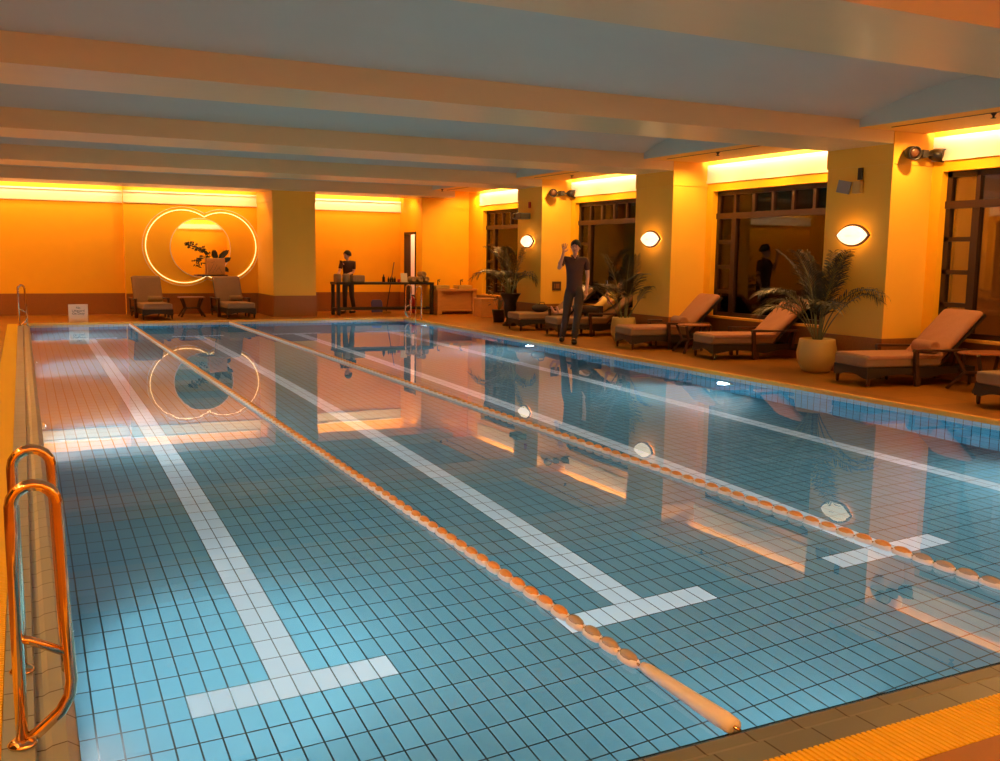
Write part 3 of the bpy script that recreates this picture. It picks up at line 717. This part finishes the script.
# ------------------------------------------------------------------ ring light round the niche
CA = (3.73, 1.76, .92); CB = (4.70, 1.78, .86)
def union_arcs(grow):
    (x1, z1, r1), (x2, z2, r2) = CA, CB; r1 += grow; r2 += grow
    d = math.hypot(x2-x1, z2-z1); a = (d*d+r1*r1-r2*r2)/(2*d); th = math.atan2(z2-z1, x2-x1)
    w1 = math.acos(a/r1); w2 = math.acos((d-a)/r2)
    A = arc(x1, z1, r1, th+w1, th+2*PI-w1, 60); B = arc(x2, z2, r2, th+PI+w2, th+3*PI-w2, 60)
    return A, B
t = empty('ring_light', (0, YF, 0), 0, 'two overlapping glowing rings around the round wall mirror', 'ring light')
for gr, nm, mt, rr in ((0, 'led_strip', LEDM, .013), (.075, 'outer_rim', PAINT2, .010)):
    for P in union_arcs(gr):
        MB().tube([(p[0], -.016, p[1]) for p in P], rr*.75, 8).build(nm, mt, t)
MB().tube([(p[0], -.012, p[1]) for p in arc(NC[0], NC[1], NR+.008, 0, 2*PI, 64)], .012, 8).build('mirror_rim', PAINT2, t)
t = empty('round_mirror', (NC[0], YF, NC[1]), 0, 'round wall mirror inside the two overlapping rings', 'mirror')
MB().lathe([(1e-4, -.02), (NR, -.02), (NR, 0)], n=72, M=Matrix.Rotation(-PI/2, 4, 'X').inverted() @ Matrix.Diagonal((1, 1, -1)).to_4x4(), smooth=False).build('mirror_glass', MIRR, t)
# arrangement in front of the mirror
t = empty('flower_arrangement', (4.42, YF-.15, 1.035), 0, 'dark leafy branches in a tan patterned vase in front of the round mirror', 'flower arrangement')
MB().box(-.42, .36, -.08, .125, -.02, .012).build('ledge', WOODL, t)
m = MB(); m.box(-.15, .30, -.06, .06, .012, .44); v = bevel(m.build('vase', BOXW, t), .015)
m = MB()
for (a, b, c_, d) in ((-.10, .08, .02, .30), (-.02, .06, .10, .28), (.06, .10, .16, .22), (.14, .2, .22, .06), (-.05, .32, .04, .36)): m.bar((a, -.063, b), (c_, -.063, d), .012, .004)
m.build('branch_pattern', BROCH, v)
rnd = random.Random(2); m = MB(); m.tube([(-.05, 0, .40), (-.20, 0, .62), (-.42, 0, .72), (-.62, 0, .78)], .008, 6); m.tube([(-.08, 0, .40), (-.25, 0, .50), (-.33, 0, .34)], .007, 6)
for k in range(70):
    tt = rnd.random(); q = Vector((-.62+.55*tt, 0, .78-.30*tt*tt)); a = rnd.uniform(0, 2*PI); l = rnd.uniform(.05, .09)
    if k % 4 == 0: q = Vector((-.36+rnd.uniform(-.05, .1), 0, rnd.uniform(.24, .5)))
    d = Vector((math.cos(a), .35*math.sin(a*3), math.sin(a))); s = Vector((-math.sin(a), 0, math.cos(a)))*.018
    q += Vector((rnd.uniform(-.05, .05), rnd.uniform(-.05, .05), rnd.uniform(-.05, .05)))
    m.add([q, q+d*l*.5+s, q+d*l, q+d*l*.5-s], [(0, 1, 2, 3)])
m.build('branch', BROCH, t, recalc=False)
for (x, z, a, l) in ((.08, .42, 95, .24), (.12, .42, 118, .20), (.18, .42, 45, .34), (.26, .34, 30, .24), (.28, .22, -50, .18)):
    a = R(a); d = Vector((math.cos(a), 0, math.sin(a))); s = Vector((-math.sin(a), .2, math.cos(a)))*.055; q = Vector((x, 0, z)); m = MB()
    m.add([q, q+d*l*.3+s, q+d*l*.7+s*.9, q+d*l, q+d*l*.7-s*.9, q+d*l*.3-s], [(0, 1, 2, 3, 4, 5)]); m.build('leaf', BROCH, t, recalc=False)

# ------------------------------------------------------------------ far end furniture
# towel table
t = empty('towel_table', (8.60, 24.3, DZ), 0, 'long black metal table with a low shelf rail by the far wall', 'table')
m = MB(); m.box(-1.36, 1.36, -.28, .28, .80, .86); m.build('tabletop', BLACKM, t)
for sx in (-1, 1):
    for xx in (1.30,):
        for sy in (-.24, .24): MB().box(sx*xx-.04, sx*xx+.04, sy-.04, sy+.04, 0, .81).build('leg', BLACKM, t)
MB().box(-1.30, 1.30, .20, .26, .14, .19).box(-1.30, 1.30, -.26, -.20, .14, .19).box(-1.33, -1.27, -.24, .24, .14, .19).box(1.27, 1.33, -.24, .24, .14, .19).build('shelf_rail', BLACKM, t)
TZ = DZ+.86
for i, (x, dy, dz, lb) in enumerate(((7.34, .0, 0, 'upright tan rolled towel at the left end of the long black table'), (7.56, -.04, 0, 'pale tan rolled towel in front of the attendant'))):
    m = MB(); m.lathe([(.09, 0), (.10, .02), (.10, .17), (.085, .21), (.04, .22), (1e-4, .2)], n=18); tag(m.build('rolled_towel', TOWEL, None, (x, 24.25+dy, TZ+dz)), lb, 'towel')
m = MB(); m.box(-.17, .17, -.14, .14, 0, .18); o = bevel(m.build('folded_towel_stack', TOWEL, None, (7.86, 24.2, TZ)), .03, 3); tag(o, 'folded dark towels held by the attendant on the black table', 'towel')
for i, (x, dz, lb) in enumerate(((9.42, .075, 'lowest left'), (9.62, .075, 'lowest middle'), (9.80, .075, 'lowest right'), (9.71, .21, 'topmost'))):
    towel_roll(x, 24.3, TZ+dz, 0, .34, .075, 'grey rolled towel in the pile at the right table end, ' + lb, TOWEL)
def bottle(x, y, h, r, lab, mt=GLASSB):
    t = empty('bottle', (x, y, TZ), 0, lab, 'bottle')
    MB().lathe([(1e-4, 0), (r, 0), (r, h*.62), (r*.4, h*.78), (r*.36, h*.92)], n=14).build('body', mt, t)
    MB().lathe([(r*.45, h*.9), (r*.45, h), (1e-4, h)], n=12).build('cap', BLACKP, t)
bottle(8.62, 24.3, .20, .04, 'tall dark bottle left of the small bottles on the black table')
for i, lb in enumerate(('leftmost', 'second from the left', 'third from the left', 'rightmost')):
    bottle(8.74+.06*i, 24.25, .14, .026, 'small dark bottle in the row on the black table, ' + lb)
t = empty('tablet_stand', (9.18, 24.22, TZ), 0, 'pale upright menu board on the black table', 'menu board')
MB().box(-.09, .09, -.008, .008, 0, .24, 0, Matrix.Rotation(-.2, 4, 'X')).build('board', SCREEN_D, t)
MB().box(-.10, .10, -.03, .09, 0, .012).build('base', SCREEN_D, t)
m = MB().lathe([(1e-4, 0), (.035, 0), (.045, .08), (.04, .08), (1e-4, .01)], n=14).build('cup', RED, None, (9.02, 24.22, TZ)); tag(m, 'small reddish cup beside the menu board', 'cup')
# squeegee leaning
t = empty('squeegee', (8.96, 24.72, DZ), 0, 'long-handled floor squeegee leaning behind the black table', 'squeegee')
MB().tube([(-.12, 0, .05), (.22, .30, 1.38)], .013, 8).build('handle', BLACKM, t)
MB().box(-.22, .02, -.03, .03, 0, .06).build('blade', CERAM, t)
# blue step box
t = empty('blue_crate', (8.75, 25.2, DZ), 0, 'blue plastic kickboard leaning under the black table', 'kickboard')
m = MB(); m.prism([(-.16, 0), (.16, 0), (.16, .28), (.12, .35), (-.12, .35), (-.16, .28)], (-.02, .02), 'Y'); o = m.build('board', BLUE, t); bevel(o, .012); o.rotation_euler = (-.15, 0, 0)
t.name = 'kickboard'
# extinguisher
t = empty('fire_extinguisher', (9.60, 24.72, DZ), 0, 'red fire extinguisher standing below the doorway', 'fire extinguisher')
MB().lathe([(1e-4, 0), (.07, 0), (.075, .02), (.075, .34), (.05, .41), (.025, .43), (.025, .46)], n=18).build('cylinder', RED, t)
MB().box(-.03, .06, -.015, .015, .45, .50).build('valve', BLACKP, t)
MB().tube([(.02, 0, .47), (.09, 0, .42), (.095, 0, .2)], .010, 8).build('hose', BLACKP, t)
# wash stand
t = empty('wash_stand', (10.56, 24.08, DZ), 0, 'honey wood wash stand with splayed front panels', 'wash stand')
MB().box(-.60, .62, -.26, .26, .64, .69).build('countertop', BOXW, t)
for x in (-.50, .54): MB().box(x-.06, x+.06, -.22, .22, 0, .64).build('side_panel', BOXW, t)
MB().box(-.44, .48, -.10, -.07, .12, .64, 0, Matrix.Rotation(.0, 4, 'X')).build('front_panel', BOXW, t)
MB().box(-.44, .48, -.15, .15, .08, .12).build('shelf', BOXW, t)
for x, lb in ((-.40, 'left'), (.28, 'right')):
    b = empty('wash_basin', (10.56+x, 24.08, DZ+.69), 0, 'white rectangular basin with tap, %s one on the wash stand' % ('nearest the black table,' if x < 0 else 'nearest the window,'), 'basin')
    m = MB(); w0, h0 = .21, .17
    m.box(-w0, w0, -h0, -h0+.025, 0, .09); m.box(-w0, w0, h0-.025, h0, 0, .09); m.box(-w0, -w0+.025, -h0, h0, 0, .09); m.box(w0-.025, w0, -h0, h0, 0, .09); m.box(-w0, w0, -h0, h0, 0, .02)
    bevel(m.build('bowl', CERAM, b), .006)
    MB().tube([(-.02, .12, .09), (-.02, .12, .20), (-.02, .10, .235), (-.02, .03, .23), (-.02, .0, .19)], .012, 8).build('tap', BLACKM, b)
    MB().bar((-.02, .12, .21), (.05, .12, .25), .014, .014).build('handle', BLACKM, b)
# sign on the far edge
t = empty('deck_sign', (1.08, 23.12, DZ), 0, 'pale freestanding notice board on the far pool edge', 'sign')
bevel(MB().box(-.20, .20, -.012, .012, .0, .40).build('board', SIGNM, t), .006)
MB().box(-.14, .14, -.012, .16, 0, .012).build('base', SIGNM, t)
fc = bpy.data.curves.new('lettering', 'FONT'); fc.body = 'No\nLifeguard\nOn Duty'; fc.size = .070; fc.align_x = 'CENTER'; fc.space_line = .9; fc.extrude = .001
fo = bpy.data.objects.new('lettering', fc); C.objects.link(fo); bpy.context.view_layer.update()
fm = bpy.data.meshes.new_from_object(fo.evaluated_get(bpy.context.evaluated_depsgraph_get())); bpy.data.objects.remove(fo)
fm.materials.clear(); fm.materials.append(INK)
fo = bpy.data.objects.new('lettering', fm); C.objects.link(fo); fo.parent = t; fo.location = (0, -.0145, .30); fo.rotation_euler = (PI/2, 0, 0)

# ------------------------------------------------------------------ people
class Fig:
    """a skin graph: one vertex per joint"""
    def __init__(s): s.v = []; s.r = []; s.e = []
    def pt(s, p, r, prev=None):
        s.v.append(tuple(p)); s.r.append(r if isinstance(r, tuple) else (r, r)); i = len(s.v)-1
        if prev is not None: s.e.append((prev, i))
        return i
    def chain(s, prev, pts):
        for p, r in pts: prev = s.pt(p, r, prev)
        return prev
    def build(s, name, mt, parent=None, loc=None, sub=2):
        me = bpy.data.meshes.new(name); me.from_pydata(s.v, s.e, []); me.materials.append(mt)
        o = bpy.data.objects.new(name, me); C.objects.link(o)
        if parent: o.parent = parent
        if loc: o.location = loc
        m = o.modifiers.new('skin', 'SKIN'); m.use_smooth_shade = True
        for i, sv in enumerate(me.skin_vertices[0].data): sv.radius = s.r[i]; sv.use_root = (i == 0)
        m = o.modifiers.new('smooth', 'SUBSURF'); m.levels = sub; m.render_levels = sub
        if getattr(s, 'extra', None):                       # fuse head and body into one continuous surface
            bpy.context.view_layer.update()
            me2 = bpy.data.meshes.new_from_object(o.evaluated_get(bpy.context.evaluated_depsgraph_get()))
            o.modifiers.clear(); v = [tuple(q.co) for q in me2.vertices]; f = [list(p.vertices) for p in me2.polygons]; n = len(v)
            v += s.extra.v; f += [[n+i for i in p] for p in s.extra.f]
            me3 = bpy.data.meshes.new(name); me3.from_pydata(v, [], f); me3.materials.append(mt); o.data = me3
            m = o.modifiers.new('fuse', 'REMESH'); m.mode = 'VOXEL'; m.voxel_size = .0045; m.use_smooth_shade = True
            m = o.modifiers.new('relax', 'SMOOTH'); m.iterations = 3; m.factor = .5
        return o
def hand(f, wrist_i, W, D, N, curl=.2, s=1.0, thumb=1):
    """palm and five fingers growing from the wrist; D along the hand, N palm normal, thumb side = D x N * thumb"""
    W = Vector(W); D = Vector(D).normalized(); N = Vector(N).normalized(); Sd = D.cross(N).normalized()*thumb; N = Sd.cross(D)*thumb
    p1 = f.pt(W+D*.05*s, (.030*s, .016*s), wrist_i); p2 = f.pt(W+D*.085*s, (.034*s, .014*s), p1)
    for k, (off, L) in enumerate(((.033, .080), (.011, .092), (-.011, .085), (-.032, .068))):
        b = W+D*.095*s+Sd*off*s; d1 = (D*math.cos(curl)+N*math.sin(curl)+Sd*off*5).normalized(); d2 = (D*math.cos(curl*2)+N*math.sin(curl*2)+Sd*off*5).normalized()
        q = f.pt(b, .0095*s, p2); q = f.pt(b+d1*L*.5*s, .009*s, q); f.pt(b+d1*L*.5*s+d2*L*.5*s, .0075*s, q)
    b = W+D*.04*s+Sd*.030*s; q = f.pt(b, .012*s, p1); q = f.pt(b+(Sd+D*.7).normalized()*.035*s, .0105*s, q); f.pt(b+(Sd+D*.7).normalized()*.035*s+(D+Sd*.4).normalized()*.03*s, .0085*s, q)
def head(parent, f, neck_i, base, up, fwd, hair=True, s=1.0):
    """grows the head from the neck and adds hair, eyes, ears, mouth"""
    base = Vector(base); up = Vector(up).normalized(); fw = Vector(fwd); fw = (fw-up*fw.dot(up)).normalized(); sd = fw.cross(up)
    f.pt(base+up*.07*s+fw*.01*s, .045*s, neck_i)
    M = Matrix((sd, fw, up)).transposed().to_4x4(); O = Matrix.Translation(base) @ M
    f.extra = MB(); E = lambda c, r: f.extra.ell(O @ Vector([x*s for x in c]), r[0]*s, r[1]*s, r[2]*s, 20, 14, M=M)
    E((0, -.008, .122), (.077, .096, .098)); E((0, .022, .060), (.062, .070, .070)); E((0, .052, .012), (.032, .032, .022)); E((0, .082, .126), (.050, .014, .012))
    E((0, .096, .080), (.014, .018, .016)); E((0, .088, .098), (.010, .014, .026))
    for q in (-1, 1): E((q*.078, -.005, .088), (.009, .020, .032)); E((q*.038, .058, .075), (.022, .024, .022))
    m = MB()
    for q in (-1, 1): m.ell(O @ Vector((q*.031*s, .085*s, .106*s)), .013*s, .008*s, .006*s, 10, 6, M=M)
    m.build('eyes', HAIR, parent)
    m = MB()
    for q in (-1, 1): m.ell(O @ Vector((q*.034*s, .088*s, .130*s)), .020*s, .007*s, .004*s, 10, 6, M=M)
    m.build('eyebrows', HAIR, parent)
    MB().ell(O @ Vector((0, .086*s, .046*s)), .022*s, .007*s, .006*s, 10, 6, M=M).build('mouth', LIP, parent)
    h = MB(); n = 20; prof = []
    vs = []; rows = 9
    for i in range(rows):
        th = (PI*.60)*i/(rows-1)
        for k in range(n):
            a = 2*PI*k/n; front = max(0, math.sin(a))
            t_ = th*(1-(.34+.05*math.sin(3*k))*front**1.5); rr = 1.04+.03*math.sin(5*a+1.3*i)
            vs.append(O @ Vector((.082*s*rr*math.sin(t_)*math.cos(a)+1e-5, .102*s*rr*math.sin(t_)*math.sin(a)-.010*s, .120*s+.108*s*rr*math.cos(t_))))
    fs = [(i*n+k, i*n+(k+1) % n, (i+1)*n+(k+1) % n, (i+1)*n+k) for i in range(rows-1) for k in range(n)]
    h.add(vs, fs, 0, True); o = h.build('hair', HAIR, parent, recalc=False); md = o.modifiers.new('thick', 'SOLIDIFY'); md.thickness = .012
LIP = mat('lips', (.35, .10, .08), .5)
def fr(P, u, v):
    P = Vector(P); u = Vector((*u, 0)).normalized(); v = Vector((*v, 0)).normalized()
    return lambda a, b, c: P+u*a+v*b+Vector((0, 0, c))

# the waving man
T = empty('person', (0, 0, 0), 0, 'man in dark polo shirt and trousers walking and waving one raised hand', 'person')
L = fr((9.06, 15.16, DZ), (.87, -.49), (-.49, -.87)); u = L(1, 0, 0)-L(0, 0, 0); v = L(0, 1, 0)-L(0, 0, 0); Z = Vector((0, 0, 1))
f = Fig(); pel = f.pt(L(0, 0, 1.00), (.115, .085)); sp1 = f.pt(L(0, 0, 1.20), (.105, .075), pel); ch = f.pt(L(0, .01, 1.43), (.125, .085), sp1); nb = f.pt(L(0, .0, 1.575), (.048, .046), ch); nk = f.pt(L(.0, .01, 1.645), .040, nb)
head(T, f, nk, L(.01, .02, 1.655), (0, 0, 1), v*.95-u*.25)
Rs, Re, Rw = L(-.205, 0, 1.54), L(-.29, .10, 1.36), L(-.215, .20, 1.64)
Ls, Le, Lw = L(.205, 0, 1.54), L(.245, -.03, 1.24), L(.225, .05, .98)
a = f.chain(ch, [(Rs, .058), (Rs.lerp(Re, .5), .046), (Re, .039), (Re.lerp(Rw, .4), .037), (Rw, .026)]); hand(f, a, Rw, Vector((0, 0, 1))+u*.12+v*.15, v, .12, 1.08, 1)
a = f.chain(ch, [(Ls, .058), (Ls.lerp(Le, .5), .046), (Le, .039), (Le.lerp(Lw, .4), .037), (Lw, .026)]); hand(f, a, Lw, -Z+v*.15, -u, .35, 1.05, 1)
Rh, Rk, Ra = L(-.10, 0, .96), L(-.13, .02, .53), L(-.20, -.30, .11)
Lh, Lk, La = L(.10, 0, .96), L(.07, .16, .53), L(.01, .16, .10)
for (h_, k_, a_, tv) in ((Rh, Rk, Ra, L(-.21, -.17, .04)), (Lh, Lk, La, L(.015, .32, .04))):
    f.chain(pel, [(h_, .088), (h_.lerp(k_, .5), .073), (k_, .054), (k_.lerp(a_, .35), .054), (a_, .036), (tv, (.036, .022))])
f.build('body', SKIN, T)
g = Fig(); p0 = g.pt(L(0, 0, .86), (.180, .140)); p1 = g.pt(L(0, 0, 1.12), (.162, .122), p0); p2 = g.pt(L(0, .01, 1.42), (.180, .120), p1); p3 = g.pt(L(0, 0, 1.60), (.088, .080), p2)
for s_, e_ in ((Rs, Re), (Ls, Le)): g.chain(p2, [(s_, .076), (s_.lerp(e_, .35), .068), (s_.lerp(e_, .72), .062)])
o = g.build('polo_shirt', SHIRT, T)
MB().tube([L(-.07, .02, 1.60), L(-.03, .10, 1.575), L(.0, .125, 1.53), L(.03, .10, 1.575), L(.07, .02, 1.60), L(.0, -.06, 1.62), L(-.07, .02, 1.60)], .013, 8).build('collar', SHIRT, T)
g = Fig(); q00 = g.pt(L(0, 0, 1.10), (.135, .105)); q0 = g.pt(L(0, 0, .97), (.155, .12), q00)
for (h_, k_, a_) in ((Rh, Rk, Ra), (Lh, Lk, La)): g.chain(q0, [(h_-Vector((0, 0, .04)), .100), (h_.lerp(k_, .5), .092), (k_, .075), (k_.lerp(a_, .5), .068), (a_-Vector((0, 0, .035)), .060)])
g.build('trousers', TROUS, T)
for (a_, tv) in ((Ra, L(-.21, -.15, .05)), (La, L(.015, .34, .05))):
    g = Fig(); hl = a_+(a_-tv).normalized()*.03; hl.z = .04+DZ
    up_ = Vector(a_); up_.z -= .01; q = g.pt(up_, .050); hl.z = DZ+.05; q = g.pt(hl, (.055, .056), q); mid = (a_+tv)/2; mid.z = .05+DZ; q = g.pt(mid, (.056, .056), q); t2 = Vector(tv)+(Vector(tv)-a_)*.15; t2.z = DZ+.036; g.pt(t2, (.054, .038), q)
    g.build('shoe', SHOE, T)

# the attendant behind the towel table
T = empty('person', (0, 0, 0), 0, 'attendant in dark shirt and trousers handling towels at the black table', 'person')
L = fr((7.86, 25.0, DZ), (.97, -.26), (-.75, -.66)); u = L(1, 0, 0)-L(0, 0, 0); v = L(0, 1, 0)-L(0, 0, 0)
S_ = .90
def Q(a, b, c): return L(a*S_, b*S_, c*S_)
f = Fig(); pel = f.pt(Q(0, -.02, .99), (.105, .08)); sp1 = f.pt(Q(0, -.01, 1.2), (.095, .07), pel); ch = f.pt(Q(0, .02, 1.42), (.115, .08), sp1); nb = f.pt(Q(0, .02, 1.55), .044, ch); nk = f.pt(Q(0, .03, 1.61), .038, nb)
head(T, f, nk, Q(0, .04, 1.62), (0, 0, 1), v*.75-u*.75, s=.95)
arms = [(Q(-.17, .04, 1.50), Q(-.17, .16, 1.24), Q(-.12, .40, 1.13)), (Q(.19, .0, 1.50), Q(.20, .08, 1.22), Q(.05, .34, 1.12))]
for s_, e_, w_ in arms:
    a = f.chain(ch, [(s_, .052), (s_.lerp(e_, .5), .042), (e_, .036), (e_.lerp(w_, .4), .034), (w_, .024)]); hand(f, a, w_, w_-e_, -Z, .3, .98, 1)
legs = [(Q(-.09, -.02, .95), Q(-.10, .0, .52), Q(-.13, -.06, .10), Q(-.18, .09, .05)), (Q(.09, 0, .95), Q(.13, .05, .52), Q(.13, -.10, .10), Q(.10, .06, .05))]
for h_, k_, a_, t_ in legs: f.chain(pel, [(h_, .08), (h_.lerp(k_, .5), .068), (k_, .050), (k_.lerp(a_, .35), .05), (a_, .034), (t_, (.034, .022))])
f.build('body', SKIN, T)
g = Fig(); p0 = g.pt(Q(0, -.02, .86), (.165, .13)); p1 = g.pt(Q(0, 0, 1.2), (.14, .11), p0); p2 = g.pt(Q(0, .02, 1.41), (.165, .12), p1); g.pt(Q(0, .03, 1.58), (.078, .072), p2)
for s_, e_, w_ in arms: g.chain(p2, [(s_, .068), (s_.lerp(e_, .4), .060), (s_.lerp(e_, .75), .056)])
g.build('shirt', SHIRT, T)
g = Fig(); q00 = g.pt(Q(0, -.02, 1.1), (.125, .10)); q0 = g.pt(Q(0, -.02, .97), (.14, .115), q00)
for h_, k_, a_, t_ in legs: g.chain(q0, [(h_-Vector((0, 0, .04)), .092), (h_.lerp(k_, .5), .083), (k_, .068), (k_.lerp(a_, .5), .062), (a_-Vector((0, 0, .03)), .055)])
g.build('trousers', TROUS, T)
for h_, k_, a_, t_ in legs:
    g = Fig(); q0_ = g.pt(Vector(a_)-Vector((0, 0, .01)), .046); hl = Vector(a_); hl.z = DZ+.045; q = g.pt(hl, .052, q0_); t2 = Vector(t_); t2.z = DZ+.032; g.pt(t2+(t2-hl)*.25, (.050, .036), q); g.build('shoe', SHOE, T)

# the guest lying on the lounger: local frame along the lounger
rz = -R(8); T = empty('person', (9.55, 16.85, DZ), rz, 'guest in yellow shirt lying on a lounger, holding up a phone', 'person')
f = Fig(); V = Vector
pel = f.pt((.98, 0, .50), (.11, .08)); sp1 = f.pt((1.12, 0, .57), (.10, .08), pel); ch = f.pt((1.33, 0, .74), (.12, .08), sp1); nb = f.pt((1.46, 0, .87), .056, ch); nk = f.pt((1.50, 0, .92), .052, nb)
head(T, f, nk, (1.51, 0, .93), (.55, 0, .83), (-.75, -.1, .55))
Rs, Re, Rw = V((1.38, -.19, .80)), V((1.14, -.27, .66)), V((1.10, -.25, .88))
Ls, Le, Lw = V((1.38, .19, .82)), V((1.16, .26, .68)), V((1.34, .10, .86))
a = f.chain(ch, [(Rs, .054), (Rs.lerp(Re, .5), .043), (Re, .037), (Re.lerp(Rw, .4), .035), (Rw, .025)]); hand(f, a, Rw, (-.1, 0, 1), (1, .2, 0), .5, 1, -1)
a = f.chain(ch, [(Ls, .054), (Ls.lerp(Le, .5), .043), (Le, .037), (Le.lerp(Lw, .4), .035), (Lw, .025)]); hand(f, a, Lw, (.5, -.3, .5), (0, -1, .2), .5, 1, 1)
lg = [(V((.92, -.09, .49)), V((.50, -.12, .58)), V((.12, -.10, .46)), V((.06, -.11, .60))), (V((.92, .09, .49)), V((.50, .12, .54)), V((.10, .10, .45)), V((.03, .12, .59)))]
for h_, k_, a_, t_ in lg: f.chain(pel, [(h_, .085), (h_.lerp(k_, .5), .068), (k_, .052), (k_.lerp(a_, .35), .050), (a_, .034), (t_, (.032, .020))])
f.build('body', SKIN, T)
g = Fig(); p0 = g.pt((.92, 0, .50), (.165, .115)); p1 = g.pt((1.12, 0, .58), (.155, .115), p0); p2 = g.pt((1.32, 0, .73), (.175, .12), p1); g.pt((1.44, 0, .85), (.08, .075), p2)
for s_, e_ in ((Rs, Re), (Ls, Le)): g.chain(p2, [(s_, .070), (s_.lerp(e_, .4), .063), (s_.lerp(e_, .8), .056)])
g.build('yellow_shirt', YELC, T)
g = Fig(); q0 = g.pt((.94, 0, .49), (.155, .11))
for h_, k_, a_, t_ in lg: g.chain(q0, [(h_, .095), (h_.lerp(k_, .5), .085), (k_, .066), (k_.lerp(a_, .35), .058)])
g.build('dark_trousers', DCL, T)
p = on_lounger(9.55, 16.85, rz, 1.075, -.262)
t = empty('phone', (p[0], p[1], DZ+.975), rz, 'bright-screened phone held up by the guest in yellow', 'phone')
bevel(MB().box(-.005, .005, -.036, .036, 0, .15).build('case', BLACKP, t), .003)
MB().box(.0052, .0065, -.032, .032, .006, .144).build('screen', SCRN, t)
# towel over the back of the lounger behind, dark bag on its seat
p = on_lounger(9.50, 18.42, -R(5), 0, 0)
t = empty('draped_towel', (9.50, 18.42, DZ), -R(5), 'white towel hanging over the back of the lounger behind the guest', 'towel')
m = MB(); Mx = Matrix.Translation((1.08, 0, .25)) @ Matrix.Rotation(-R(40), 4, 'Y')
prof = [(.45, .150), (.60, .152), (.75, .152), (.86, .148), (.885, .11), (.885, .03), (.87, -.03), (.80, -.035), (.62, -.03)]
vs = [Mx @ Vector((a+.07, y+.006*math.sin(a*30), b)) for a, b in prof for y in (-.22, -.07, .08, .22)]
fs = [(i*4+j, i*4+j+1, (i+1)*4+j+1, (i+1)*4+j) for i in range(len(prof)-1) for j in range(3)]
m.add(vs, fs, 0, True); o = m.build('cloth', mat('white_towel_cloth', (.80, .72, .66), .95, bump=.5, bscale=150), t); sd = o.modifiers.new('thick', 'SOLIDIFY'); sd.thickness = .012
p = on_lounger(9.50, 18.42, -R(5), .62, .0)
t = empty('cloth_bag', (p[0], p[1], DZ+.375), .3, 'dark soft bag lying on the lounger behind the walking man', 'bag')
m = MB(); m.ell((0, 0, .09), .22, .14, .09, 18, 10); m.build('body', DCL, t)
MB().tube([(-.10, -.05, .15), (-.06, -.06, .22), (.06, -.06, .22), (.10, -.05, .15)], .009, 8).build('handle', DCL, t)
